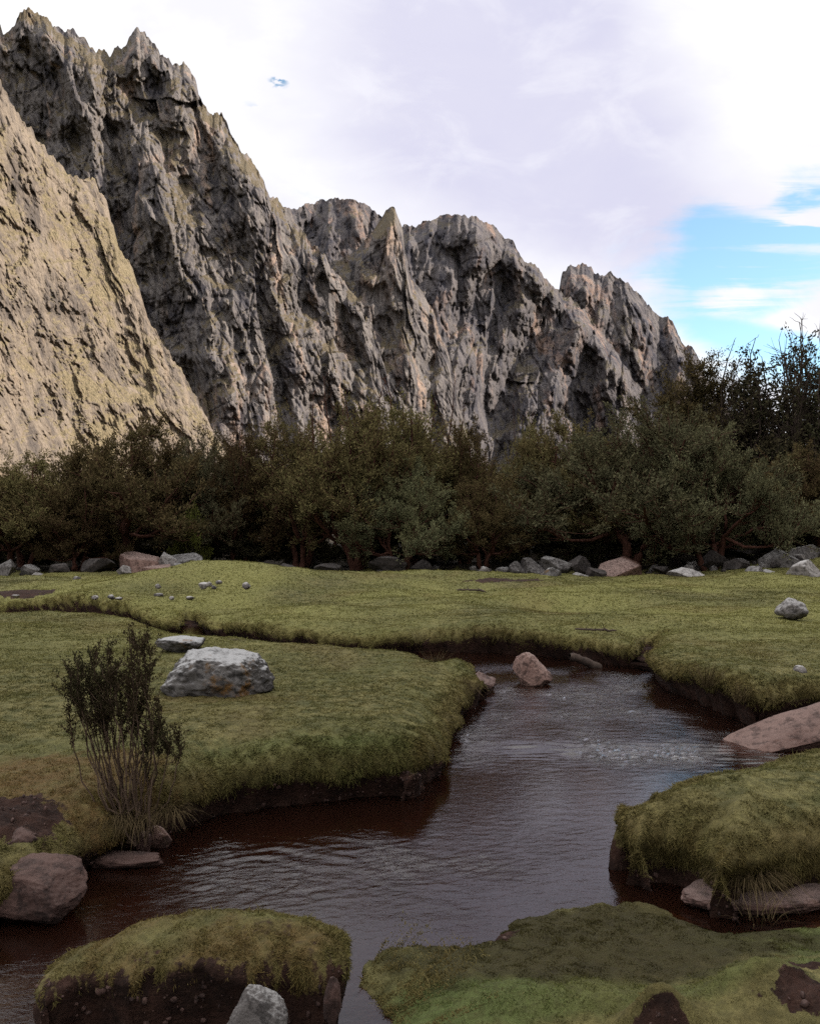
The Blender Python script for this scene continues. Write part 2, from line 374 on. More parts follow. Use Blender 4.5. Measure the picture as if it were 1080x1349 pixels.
c = t.mix(t.ramp(n3, .35, .65, .0, .55), c, (.040, .036, .013))
earth = t.mix(t.ramp(n2, .35, .65), (.034, .016, .011), (.014, .007, .005))
earth = t.mix(t.ramp(n3, .5, .7, 0, .6), earth, (.062, .034, .024))
earth = t.mix(t.ramp(t.n('ShaderNodeSeparateXYZ', {0: pos}).outputs[1], 34, 40), earth, t.mix(n3, (.030, .022, .014), (.014, .011, .007)))
c = t.mix(t.ramp(t.m('ADD', t.attr('soil'), t.m('MULTIPLY', t.m('SUBTRACT', t.m('ADD', n2, n3), 1.0), .7)), .35, .6), c, earth)
hgt = t.m('ADD', t.m('MULTIPLY', n2, 1.0), t.m('MULTIPLY', n3, .6))
principled(t, out, c, .95, t.n('ShaderNodeBump', {'Height': hgt, 'Strength': .9, 'Distance': .05}).outputs[0], .15)
AT = dict(soil=soil, dry=dry, moss=moss, green=green, far_bright=far_bright)
TZ = TZ + sstep(12, 6, TY) * np.clip(soil, 0, 1) * (noise3(TX * 9, TY * 9, TZ * 9, 66) * .022 + noise3(TX * 24, TY * 24, TZ * 24, 67) * .012)
TV = np.stack([TX, TY, TZ], -1)
TF = grid_faces(len(d_rows), len(u_c))[:, ::1]
meadow = tag(mesh_obj('meadow', TV, TF, meadow_m, attrs=AT), None, None, kind='structure')

# coarse ground to the horizon under and around the meadow sheet
g_m, t, out = new_mat('valley_floor')
pos = t.n('ShaderNodeNewGeometry').outputs['Position']
principled(t, out, t.mix(t.noise(pos, .05, 6), (.07, .07, .025), (.11, .09, .035)), .95)
n = 40; ax = np.sign(np.linspace(-1, 1, n)) * np.abs(np.linspace(-1, 1, n)) ** 2 * 5000
gv = np.stack(np.meshgrid(ax, ax), -1).reshape(-1, 2)
tag(mesh_obj('ground', np.c_[gv, np.full(len(gv), -1.3)], grid_faces(n, n), g_m), None, None, kind='structure')

def ground_z(x, y):
    "height of the meadow sheet under a point (nearest grid vertex)"
    r = np.searchsorted(d_rows, y)
    r = int(min(max(r, 0), len(d_rows) - 1)); cidx = int(np.clip(np.searchsorted(u_c, x / max(y, .1)), 0, len(u_c) - 1))
    return float(TZ[r * len(u_c) + cidx])

# ---------------------------------------------------------------- water
wr = F_PX * (HC - WATER) / (np.linspace(1640, 806, 1000) - HOR)
wu = np.linspace(-.62, .62, 760)
wx = (wr[:, None] * wu[None, :]).ravel(); wy = np.repeat(wr, len(wu))
ws = terrain(wx, wy, 's')
def wblob(px, py, rx, ry): return blob(wx, wy, px, py, WATER, rx, ry)
ca, sa = math.cos(.5), math.sin(.5)
lx, ly = wx * ca + wy * sa, -wx * sa + wy * ca
calm = 1 - .85 * wblob(790, 1150, .8, .7) - .6 * wblob(560, 1250, .5, .4)
patchy = np.clip(.5 + 1.3 * fbm(wx * 1.1, wy * .8, 0, 2, 79), .1, 1.3)
rough = .06 + (1.2 * sstep(8.7, 9.6, wy) * sstep(19, 13, wy) + 1.1 * wblob(400, 1135, .9, .6) + 1.0 * wblob(640, 1150, 1.1, .7)) * patchy
rip = noise3(wx * 5, wy * 9, 0, 71) * .006 + noise3(wx * 11, wy * 17, 0, 72) * .0035 + noise3(lx * 6, ly * 22, 0, 73) * .003 + noise3(wx * 28, wy * 36, 0, 74) * .0011
cxx, cyy, _ = at(330, 1190, WATER)
rr = np.hypot((wx - cxx), (wy - cyy) * 1.1) + .05 * noise3(wx * 2, wy * 2, 0, 75)
swirl = (np.sin(rr * 30 + 7 * noise3(wx * 2.2, wy * 2.2, 0, 76)) * .0022 + noise3(rr * 9, wx * 2.5 + wy, 0, 176) * .0075) * wblob(370, 1125, .7, .42)
stx, sty, _ = at(760, 993, WATER)
step_y = wy - sty + .10 * noise3(wx * 1.2, wy * .6, 0, 77) + .04 * (wx - stx)
riff = noise3(wx * 2.6 + 3, step_y * 15 + .6 * noise3(wx * 1.5, wy * 2, 0, 177), 0, 178) * .015 * np.exp(-(step_y / .45) ** 2) * sstep(.1, .9, wx - at(640, 993, WATER)[0] + .4) * (.45 + .9 * np.clip(noise3(wx * 3, wy * 1.5, 0, 78) + .4, 0, 1))
chop = (noise3(wx * 16, wy * 30, 0, 171) * .0030 + noise3(wx * 34, wy * 60, 0, 172) * .0016) * sstep(16, 7, wy)
wz = WATER + (rip * 1.9 + chop * 1.3 * rough) * rough * calm + swirl + riff + .035 * sstep(-.1, .5, step_y)
keep = ws < .42
WF = grid_faces(len(wr), len(wu)); WF = WF[keep[WF].any(1)]
used = np.unique(WF); remap = np.full(len(wx), -1); remap[used] = np.arange(len(used))
water_m, t, out = new_mat('stream_water')
pos = t.n('ShaderNodeNewGeometry').outputs['Position']
h = t.m('ADD', t.noise(t.scl(pos, (1, 1.6, 1)), 17, 4, .6, .5), t.m('MULTIPLY', t.noise(t.scl(pos, (1, 1.5, 1)), 55, 3, .6), .35))
b = t.n('ShaderNodeBump', {'Height': h, 'Strength': t.m('ADD', .06, t.m('MULTIPLY', t.attr('rough'), .75)), 'Distance': .012}).outputs[0]
fr = t.n('ShaderNodeFresnel', {'IOR': 1.42, 'Normal': b}).outputs[0]
gl = t.n('ShaderNodeBsdfGlossy', {'Color': (1, 1, 1), 'Roughness': .02, 'Normal': b}).outputs[0]
tr = t.n('ShaderNodeBsdfTransparent', {'Color': (.62, .36, .27)}).outputs[0]
df = t.n('ShaderNodeBsdfDiffuse', {'Color': (.026, .010, .006)}).outputs[0]
body = t.n('ShaderNodeMixShader', {0: .25, 1: tr, 2: df}).outputs[0]
t.t.links.new(t.n('ShaderNodeMixShader', {0: fr, 1: body, 2: gl}).outputs[0], out.inputs[0])
tag(mesh_obj('water', np.stack([wx, wy, wz], -1)[used], remap[WF], water_m, attrs=dict(rough=(rough * calm)[used])), None, None, kind='structure')

# ================================================================ mountains
def pl_x(pts, py):
    p = np.array(sorted(pts, key=lambda a: a[1]), float); return np.interp(py, p[:, 1], p[:, 0])
def mountain(sky, bottom, dist, cot, ribs, mat, amp=1.0, seed=0, stretch=1.7, shear=0.0, step=1.1, jag=1.8, joints=.85, smooth_amp=1.0, lams=((120, .62, 1.4), (58, .80, 1.5), (27, .74, 1.6), (12.5, .72, 1.7), (6, .66, 1.6))):
    """A spur of rock: a relief sheet standing `dist(px)` metres away that leans back by `cot`, with ribs, gullies and
    facets modelled in depth, closed by a back slope."""
    sky = np.array(sky, float)
    px = np.arange(sky[0, 0], sky[-1, 0], step); top = np.interp(px, sky[:, 0], sky[:, 1])
    z0 = np.zeros_like(px)
    top = top + jag * (-3.4 * (spires(px / 17, z0 + seed + .4, seed + 2, 1.6) + .3) - 2.2 * (spires(px / 8, z0 + seed + .4, seed + 3, 1.6) + .3) - 1.0 * spires(px / 4.4, z0 + seed + .4, seed + 4) + .3 * noise3(px / 4., z0, 0, seed + 4))
    top = np.minimum(top, bottom - 8)
    nr = int((bottom - top.min()) / (step * 1.05)) + 2
    t = np.linspace(0, 1, nr)[:, None]
    PY = bottom + (top[None, :] - bottom) * t; PX = np.repeat(px[None, :], nr, 0)
    D = dist(PX, PY); k = D / F_PX                       # metres per pixel there
    Z = HC + (HOR - PY) * k
    dep = np.zeros_like(PX)
    warp = 16 * noise3(PX / 70, PY / 90, 1, seed + 6) + 6 * noise3(PX / 22, PY / 30, 2, seed + 7)
    for pts, a, wl, wr_ in ribs:
        cx = pl_x(pts, PY) + warp
        dx = PX - cx; q = np.where(dx < 0, -dx / wl, dx / wr_)
        ys = [p[1] for p in pts]; fade = sstep(max(ys) + 60, max(ys), PY) * sstep(min(ys) - 40, min(ys), PY)
        dep = np.maximum(dep, a * fade * np.maximum(0, 1 - q) ** .9)
    sx = PX + shear * PY
    wx_ = sx + 9 * noise3(PX / 40, PY / 40, 5, seed + 8); wy_ = PY + 12 * noise3(PX / 40, PY / 40, 6, seed + 9)
    r = 14 * ridged(sx / 120, PY / (120 * stretch * .8), 0, 3, seed + 10)
    f = 0
    for lam, g, st_ in lams:
        f = f + lam * g * (spires(wx_ / lam, wy_ / (lam * st_), seed + int(lam)) * .68 + .5 * facets(wx_ / lam * 1.3, wy_ / (lam * st_) * 1.3, seed + int(lam) + 7, 1.3, 1.1))
    crack = ridged(wx_ / 11, wy_ / (11 * stretch * 1.5), 0, 3, seed + 12) * 1.2 + fbm(PX / 5, PY / 8, 0, 3, seed + 13) * 1.7
    ledge = 5 * noise3(PX / 90, PY / 26, 3, seed + 14) + 2 * noise3(PX / 40, PY / 11, 3, seed + 15)
    dep = dep + amp * (r * smooth_amp + f * 1.05 + crack + ledge)
    def joint(x, y, sd, w_): return np.exp(-(noise3(x, y, 0, sd) / w_) ** 2)
    fq = dep / 17 + .8 * noise3(PX / 60, PY / 60, 4, seed + 31); fl = np.floor(fq); fr = fq - fl
    dep = .42 * dep + .58 * 17 * (fl + fr ** 5 - .8 * (fq - dep / 17))
    fq = dep / 6 + .7 * noise3(PX / 24, PY / 30, 4, seed + 32); fl = np.floor(fq); fr = fq - fl
    dep = .5 * dep + .5 * 6 * (fl + fr ** 5 - .8 * (fq - dep / 6))
    dep = dep - amp * joints * (6.5 * joint((sx + .15 * PY) / 34, PY / 120, seed + 33, .045) + 5 * joint((sx - .35 * PY) / 22, PY / 62, seed + 34, .06) + 3.0 * joint(sx / 11, PY / 30, seed + 35, .09) + 3.0 * joint(PX / 60, (PY + .4 * PX) / 26, seed + 36, .05))
    edge = sstep(0, 26, PY - top[None, :])
    dep = dep * (.6 + .4 * edge)
    Y = D + cot(PX, PY) * (HOR - PY) * k - dep * k
    X = (PX - CX) / F_PX * Y; Zr = HC + (HOR - PY) / F_PX * Y
    V = np.stack([X, Y, Zr], -1)
    last = V[-1]; extra = []
    for j in range(1, 7):
        b = last.copy(); b[:, 1] += j * j * 7; b[:, 0] += (b[:, 0] - last[:, 0]); b[:, 2] = last[:, 2] - j * j * 8 + 5 * noise3(px / 14, z0 + j, 0, seed + 20) * j
        extra.append(b)
    V = np.concatenate([V, np.array(extra)], 0); n_r, n_c = V.shape[:2]
    o = mesh_obj('mountain', V.reshape(-1, 3), grid_faces(n_r, n_c), mat)
    return tag(o, None, None, kind='structure')

DARK, MID, TAN = (.040, .037, .043), (.140, .124, .115), (.25, .18, .14)
m_main = mountain_mat('cliff_rock', 1.0, DARK, MID, TAN, (.118, .090, .054), (.070, .056, .033), .50, .72, .85)
m_far = mountain_mat('far_cliff_rock', 1.35, (.036, .035, .045), (.108, .096, .094), (.215, .148, .118), (.112, .088, .054), (.066, .055, .034), .70, 1.02, .7)
m_slope = mountain_mat('grassy_slope_rock', .8, (.074, .062, .055), (.185, .149, .115), (.21, .16, .115), (.205, .163, .098), (.118, .094, .056), .28, .62, .9)

mountain([(-330, -70), (-150, 15), (-40, 80), (0, 108), (20, 148), (40, 170), (55, 190), (75, 215), (100, 233), (125, 238), (140, 265), (150, 300), (155, 325), (170, 345), (185, 385),
    (200, 430), (225, 470), (250, 510), (270, 545), (285, 570), (300, 600), (330, 660)], 722, lambda x, y: 330 + .42 * (x - 100), lambda x, y: .62 + 0 * x,
    [([(30, 200), (60, 300), (110, 420), (160, 560)], 22, 60, 90), ([(100, 235), (150, 340), (205, 470), (260, 580)], 26, 50, 60)], m_slope, joints=.38, amp=.95, smooth_amp=.55, lams=((60, .22, 1.5), (30, .30, 1.5), (14, .40, 1.4), (7, .5, 1.3), (4.2, .5, 1.0)), seed=100, stretch=1.9, shear=-.42, jag=2.6)
mountain([(-330, 60), (-150, 40), (-60, 60), (-20, 55), (0, 32), (5, 45), (15, 35), (30, 18), (42, 14), (50, 22), (62, 25), (70, 35), (85, 38), (105, 42), (115, 58), (128, 68),
    (150, 68), (165, 65), (172, 48), (180, 40), (190, 45), (205, 60), (215, 75), (228, 85), (240, 88), (250, 85), (257, 100), (262, 125), (270, 145), (278, 150), (292, 148),
    (300, 165), (312, 195), (325, 205), (335, 215), (345, 235), (355, 255), (368, 265), (378, 275), (395, 300), (410, 320), (430, 345), (450, 370), (475, 400), (490, 430),
    (500, 470), (512, 500), (545, 550), (580, 600), (620, 665)], 722, lambda x, y: 620 + .24 * (x - 230), lambda x, y: .42 + 0 * x,
    [([(40, 15), (92, 90), (112, 170), (118, 260)], 60, 44, 80), ([(185, 42), (190, 130), (205, 220), (225, 300), (268, 400), (305, 500), (325, 620)], 92, 78, 190),
     ([(255, 100), (285, 200), (335, 330), (385, 460), (400, 620)], 78, 40, 90), ([(120, 95), (135, 150), (150, 230)], 34, 36, 44),
     ([(378, 275), (420, 400), (440, 540)], 44, 50, 50), ([(470, 400), (492, 480), (505, 600)], 34, 46, 20),
     ([(292, 150), (310, 260), (300, 330)], 30, 26, 40)], m_main, seed=200, shear=-.16, jag=2.5)
mountain([(330, 420), (400, 380), (440, 345), (460, 338), (480, 320), (495, 300), (505, 282), (513, 273), (520, 277), (530, 300), (534, 330), (541, 370), (555, 385), (570, 410), (580, 440),
    (592, 470), (598, 500), (605, 530), (620, 580), (650, 650)], 722, lambda x, y: 800 + .35 * (x - 510), lambda x, y: .35 + 0 * x,
    [([(513, 273), (512, 330), (525, 400), (535, 480), (545, 620)], 95, 75, 52), ([(560, 390), (575, 460), (590, 600)], 40, 36, 30), ([(440, 345), (470, 400), (490, 480)], 45, 50, 40)], m_main, seed=300, amp=.85, shear=-.12, jag=1.3)
mountain([(300, 300), (345, 268), (375, 275), (390, 275), (410, 268), (430, 264), (445, 262), (465, 264), (480, 268), (495, 280), (515, 300), (545, 340), (620, 420)], 690,
    lambda x, y: 1010 + .2 * (x - 400), lambda x, y: .6 + 0 * x, [([(445, 262), (440, 330), (460, 420)], 50, 50, 50), ([(395, 275), (400, 330), (420, 420)], 36, 30, 40)], m_far, seed=400, amp=.8, jag=1.5)
mountain([(430, 380), (480, 335), (510, 315), (535, 295), (550, 298), (565, 290), (580, 287), (600, 283), (620, 283), (635, 290), (650, 300), (660, 310), (675, 320), (685, 338), (700, 345),
    (712, 360), (725, 375), (737, 385), (770, 410), (800, 450), (850, 520), (900, 580), (960, 650)], 722, lambda x, y: 940 + .34 * (x - 620), lambda x, y: .34 + 0 * x,
    [([(632, 288), (625, 330), (605, 420), (600, 520), (620, 640)], 88, 80, 70), ([(570, 290), (560, 350), (545, 420)], 50, 40, 46), ([(690, 345), (765, 430), (725, 520), (690, 640)], 70, 80, 42),
     ([(660, 310), (690, 400), (650, 500), (640, 620)], 50, 50, 40), ([(735, 385), (790, 470), (830, 600)], 52, 44, 44)], m_far, seed=500, shear=.06, jag=1.7)
mountain([(640, 500), (700, 420), (735, 388), (740, 362), (748, 350), (758, 352), (768, 348), (778, 352), (783, 362), (795, 364), (805, 360), (815, 368), (830, 378), (845, 392), (855, 400), (862, 415),
    (880, 420), (890, 435), (900, 455), (912, 458), (919, 470), (926, 492), (945, 525), (985, 560), (1060, 600), (1250, 650)], 722, lambda x, y: 1060 + .36 * (x - 800), lambda x, y: .36 + 0 * x,
    [([(765, 348), (775, 400), (800, 480), (790, 620)], 60, 44, 50), ([(808, 360), (840, 450), (860, 600)], 52, 36, 44), ([(868, 416), (895, 500), (900, 620)], 44, 32, 40), ([(912, 458), (935, 540)], 40, 20, 26)],
    m_far, seed=600, jag=1.8, amp=.9)

# unseen hill added right of and behind the viewer to shade the meadow
hx = np.linspace(100, 460, 70); hy = np.linspace(-420, 215, 110)
HX, HY = np.meshgrid(hx, hy)
prof = np.interp(HX, [100, 118, 182, 215, 460], [-2, 18, 152, 160, -2])
taper = sstep(-420, -300, HY) * sstep(215, 150, HY)
HZ = prof * taper * (1 + .12 * noise3(HX / 50, HY / 50, 0, 81)) + taper * 9 * fbm(HX / 22, HY / 22, 0, 4, 82) - 1.5
tag(mesh_obj('unseen_shade_hill', np.stack([HX, HY, HZ], -1).reshape(-1, 3), grid_faces(*HX.shape), m_main), None, None, kind='structure')

# ================================================================ grass
def make_grass(N, seed):
    r = np.random.default_rng(seed)
    F = TF; c = TV[F].mean(1); e1 = TV[F[:, 1]] - TV[F[:, 0]]; e2 = TV[F[:, 3]] - TV[F[:, 0]]
    nrm = np.cross(e1, e2); area = np.linalg.norm(nrm, axis=1); nrm = nrm / np.maximum(area, 1e-9)[:, None]
    d = c[:, 1]; u = np.abs(c[:, 0] / d); sf = soil[F].mean(1); s = TS[F].mean(1); b = TB[F[:, 0]]
    dens = np.interp(d, [2, 4, 7, 12, 20, 30, 40, 43], [23000, 18000, 10500, 3600, 1150, 500, 240, 0]) * sstep(.56, .50, u) * sstep(.75, .25, sf)
    dens = dens * (1 + 1.3 * sstep(.5, .0, s)) * (s > np.where(b == 4, -.03, -.4))
    dens = np.where((d > 2.2), dens, 0); w = area * dens; w = np.where(area > np.percentile(area[w > 0], 99.9) * 3, 0, w)
    print('grass wanted', w.sum())
    k = r.choice(len(F), int(min(N, w.sum())), p=w / w.sum())
    a, bb = r.random(len(k)), r.random(len(k))
    P = TV[F[k, 0]] + e1[k] * a[:, None] + e2[k] * bb[:, None]; n = nrm[k]; dk = d[k]; sk = s[k]
    M = len(k); rv = r.normal(size=(M, 3)); rv[:, 2] *= .3
    clump = noise3(P[:, 0] * 3.5, P[:, 1] * 3.5, P[:, 2] * 3.5, 91); cl2 = noise3(P[:, 0] * .8, P[:, 1] * .8, 0, 92)
    nz = n[:, 2]
    dirv = n * .55 + np.stack([0 * nz, 0 * nz, nz * .55 - (1 - nz) * .75], -1) + rv * .42
    comb = np.stack([noise3(P[:, 0] * 2, P[:, 1] * 2, 1, 93), noise3(P[:, 0] * 2, P[:, 1] * 2, 2, 94), 0 * nz], -1)
    dirv = dirv + comb * .5
    dirv /= np.linalg.norm(dirv, axis=1)[:, None]
    lip = sstep(.35, -.02, sk) * np.isin(b[k], (0, 1, 2, 3))
    L = np.where(b[k] >= 3, .85, 1.0) * (.009 + .011 * r.random(M) ** 1.5) * np.clip(1 + .6 * clump + 1.2 * noise3(P[:, 0] * 13, P[:, 1] * 13, P[:, 2] * 13, 95), .25, 2.4) * (1 + .5 * cl2) * (1 + .6 * lip * sstep(17, 9, dk)) * np.interp(dk, [3, 6, 12, 25, 42], [.85, 1, 1.25, 1.7, 2.2])
    tall = r.random(M) < .008; L = np.where(tall, L * 2.2, L)
    side = np.cross(dirv, r.normal(size=(M, 3))); side /= np.maximum(np.linalg.norm(side, axis=1), 1e-6)[:, None]
    W = np.interp(dk, [3, 6, 12, 25, 42], [.0038, .0056, .0095, .019, .034]) * (.7 + .6 * r.random(M))
    bend = np.stack([0 * nz, 0 * nz, -.35 * L * (r.random(M))], -1) + rv * .12 * L[:, None]
    base = P - n * .006
    v0 = base - side * W[:, None] * .5; v1 = base + side * W[:, None] * .5
    mid = base + dirv * (L * .6)[:, None]; v2 = mid + side * W[:, None] * .36; v3 = mid - side * W[:, None] * .36
    v4 = base + dirv * L[:, None] + bend
    V = np.stack([v0, v1, v2, v3, v4], 1).reshape(-1, 3)
    i = np.arange(M)[:, None] * 5
    at_ = {kk: np.repeat(vv[F[k, 0]], 5) for kk, vv in AT.items() if kk != 'soil'}
    m, t, out = new_mat('grass_blades')
    c, n1, n2, pos = turf_color(t)
    rp = t.n('ShaderNodeNewGeometry').outputs['Random Per Island']
    c = t.mix(t.ramp(rp, 0, .55, .75, 0), c, t.mix(.5, c, (.045, .045, .014)))
    c = t.mix(t.m('MULTIPLY', t.ramp(rp, .80, .98, 0, .55), t.m('SUBTRACT', 1.0, t.m('MULTIPLY', t.attr('moss'), .9))), c, (.19, .155, .070))
    nm = t.n('ShaderNodeVectorMath', {0: t.n('ShaderNodeMix', {0: .62, 4: t.n('ShaderNodeNewGeometry').outputs['Normal'], 5: (0, 0, 1)}, data_type='VECTOR').outputs[1]}, operation='NORMALIZE').outputs[0]
    df = t.n('ShaderNodeBsdfDiffuse', {'Color': c, 'Normal': nm}).outputs[0]; tl = t.n('ShaderNodeBsdfTranslucent', {'Color': c}).outputs[0]
    t.t.links.new(t.n('ShaderNodeMixShader', {0: .25, 1: df, 2: tl}).outputs[0], out.inputs[0])
    o = mesh_obj('grass', V, [i + np.array([[0, 1, 2, 3]]), i + np.array([[3, 2, 4]])], m, smooth=False, attrs=at_)
    return tag(o, 'short cropped olive green grass covering the meadow and stream banks', 'grass', kind='stuff')
make_grass(1800000, 5)

# ================================================================ rocks
def ico(sub):
    import bmesh
    bm = bmesh.new(); bmesh.ops.create_icosphere(bm, subdivisions=sub, radius=1.0)
    V = np.array([v.co[:] for v in bm.verts]); Fc = np.array([[v.index for v in f.verts] for f in bm.faces]); bm.free(); return V, Fc
ICO = {k: ico(k) for k in (3, 4, 5, 6)}
def rock_mesh(seed, size, sub=5, cuts=9, rough=.10, tops=(), soft=.78, cutd=.55):
    "faceted, weathered block: a ball cut by random planes, then roughened; size = full width, depth, height"
    r = np.random.default_rng(seed); V, Fc = ICO[sub]; P = V.copy()
    pl = []
    for i in range(cuts):
        n = r.normal(size=3); n /= np.linalg.norm(n); pl.append((n, cutd + .3 * r.random()))
    pl += [(np.array(n, float) / np.linalg.norm(n), d) for n, d in tops]
    for n, d in pl:
        q = P @ n; ex = np.maximum(q - d, 0); P = P - np.outer(ex * soft, n)
    o = seed * 7.3
    for sc_, a in ((1.5, rough * 1.3), (3.5, rough * .75), (9, rough * .45), (22, rough * .25)):
        P = P * (1 + a * noise3(P[:, 0] * sc_ + o, P[:, 1] * sc_, P[:, 2] * sc_, seed))[:, None]
    lo, hi = P.min(0), P.max(0); P = (P - (lo + hi) / 2) / (hi - lo) * np.array(size); P[:, 2] += size[2] / 2
    return P, Fc
RM = {}
RM['lichen'] = rock_mat('lichen_rock', (.060, .054, .050), (.115, .106, .100), (.27, .265, .26), .95, (.10, .050, .012))
RM['grey'] = rock_mat('grey_rock', (.075, .066, .062), (.135, .122, .115), (.25, .24, .23), .8)
RM['pale'] = rock_mat('pale_rock', (.15, .132, .122), (.22, .20, .185), (.36, .345, .33), .7)
RM['pink'] = rock_mat('pink_rock', (.125, .072, .058), (.21, .132, .108), (.27, .205, .18), .5)
RM['mud'] = rock_mat('mud_red_rock', (.038, .020, .016), (.072, .040, .032), (.10, .066, .056), .4)
RM['slab'] = rock_mat('slab_rock', (.085, .046, .036), (.135, .080, .064), (.17, .125, .11), .35)
RM['dark'] = rock_mat('dark_rock', (.026, .021, .019), (.048, .039, .035), (.09, .08, .075), .5)
RM['wet'] = rock_mat('wet_red_rock', (.060, .033, .027), (.115, .068, .056), (.17, .125, .11), .5)
def rock(name, px, py, z, wpx, hpx, mat, label, cat, seed, depth=.8, sub=5, sink=.12, rz=None, cuts=9, rough=.10, tops=(), group=None, d=None, tilt=(0, 0), soft=.78, cutd=.55):
    "rock whose visible foot is at a pixel on ground level z, wpx wide and hpx high in the photograph"
    dd = F_PX * (HC - z) / (py - HOR) if d is None else d
    k = dd / F_PX; wd, ht = wpx * k, hpx * k
    x = (px - CX) * k
    sz = (wd, wd * depth, ht / (1 - sink))
    P, Fc = rock_mesh(seed, sz, sub, cuts, rough, tops, soft, cutd)
    P[:, 2] -= sz[2] * sink
    o = mesh_obj(name, P, Fc, RM[mat]); yy = dd + wd * depth * .42
    if d is not None: z = HC + (HOR - py) * k
    o.location = (x, yy, z); o.rotation_euler = (tilt[0], tilt[1], rz if rz is not None else 0)
    return tag(o, label, cat, group)

TOP = [((0, -.05, 1), .62)]
rock('boulder', 277, 924, 0, 152, 64, 'lichen', 'large dark grey boulder with white lichen top sitting alone on the left meadow', 'boulder', 3, depth=.8, sub=6, cuts=5,
     tops=[((.12, -.1, 1), .60), ((-.75, -.2, .6), .62), ((.95, -.2, .35), .70), ((0, -1, .10), .62)], sink=.20, rough=.11, soft=.55)
rock('flat_rock', 232, 859, 0, 66, 17, 'lichen', 'low flat grey rock bedded in turf behind the large lichen boulder', 'rock', 5, depth=.9, tops=TOP, sink=.3)
rock('stream_boulder', 704, 907, WATER, 52, 46, 'pink', 'pointed pinkish boulder standing in the middle of the stream', 'boulder', 8, depth=.8, sub=6, cuts=4, sink=.10,
     tops=[((.72, -.3, .62), .42), ((-.9, -.3, .3), .55), ((-.1, -1, .25), .55)], rough=.07)
rock('bank_rock', 634, 918, WATER, 44, 30, 'wet', 'dark wet rock at the tip of the left bank beside rough water', 'rock', 11, depth=1.1, sink=.2, tops=[((.5, -.4, .8), .5)])
rock('meadow_boulder', 1047, 815, 0, 43, 26, 'grey', 'weathered grey boulder alone on the far right meadow grass', 'boulder', 14, depth=.8, cuts=7, sink=.08, tops=[((.5, -.4, .6), .6), ((-.8, 0, .7), .6)])
rock('white_stone', 1055, 892, .0, 19, 15, 'pale', 'small white stone on the grass at the right bank edge', 'stone', 17, sub=4, sink=.08)
rock('rock_slab', 1085, 1004, WATER - .10, 250, 66, 'slab', 'smooth salmon pink rock slab sloping into the stream at the right bank', 'rock slab', 21, depth=.36, sub=6, cuts=3,
     tops=[((-.30, -.35, 1), .34), ((-.55, -.2, 1), .45)], rough=.035, sink=.25, tilt=(0, -.16))
rock('slab_fragment', 985, 978, WATER, 42, 9, 'pink', 'thin flat pink rock sliver lying in water beside the salmon slab', 'rock', 23, depth=.6, tops=[((-.3, 0, 1), .35)], sink=.35, sub=4)
rock('bank_boulder', 30, 1222, WATER, 140, 76, 'mud', 'large reddish boulder at the lower left water edge', 'boulder', 26, depth=.8, sub=6, cuts=5,
     tops=[((.7, -.35, .55), .52), ((0, -.5, 1), .62), ((-.2, -1, .2), .6)], rough=.07, sink=.12)
rock('bank_boulder', 12, 1140, -.32, 66, 44, 'mud', 'red brown boulder in the eroded soil above the lower left water edge', 'boulder', 27, depth=.8, cuts=6, sink=.2)
rock('wet_slab', 152, 1146, WATER, 120, 16, 'mud', 'long low wet slab under the shrub at the water line', 'rock slab', 29, depth=.35, tops=TOP, sink=.3)
rock('bank_stone', 207, 1119, WATER, 36, 30, 'pink', 'rounded pinkish stone under the shrub at the stream edge', 'stone', 31, depth=.7, sink=.2)
rock('bank_stone', 185, 1124, WATER, 26, 26, 'wet', 'small dark red stone left of the pinkish stone under the shrub', 'stone', 32, depth=.7, sink=.2)
rock('island_rock', 336, 1384, -.62, 84, 78, 'grey', 'lichen spotted pale rock wedged in front of the turf island', 'rock', 35, depth=.55, sub=6, cuts=5,
     tops=[((.62, -.3, .7), .45), ((-.9, -.3, .4), .62), ((0, -1, .3), .5)], rough=.08, d=3.62, sink=.05)
rock('channel_stone', 437, 1352, -.7, 24, 62, 'wet', 'narrow wet stone in the small channel right of the turf island', 'stone', 37, depth=.9, d=3.85, sink=.05)
rock('mud_shelf', 1010, 1206, WATER, 210, 26, 'wet', 'flat wet reddish mud shelf between the right bank and the lower right turf', 'mud shelf', 41, depth=.5, sub=6, cuts=2, sink=.3, rough=.06, tops=[((-.1, -.15, 1), .3)], soft=.6)
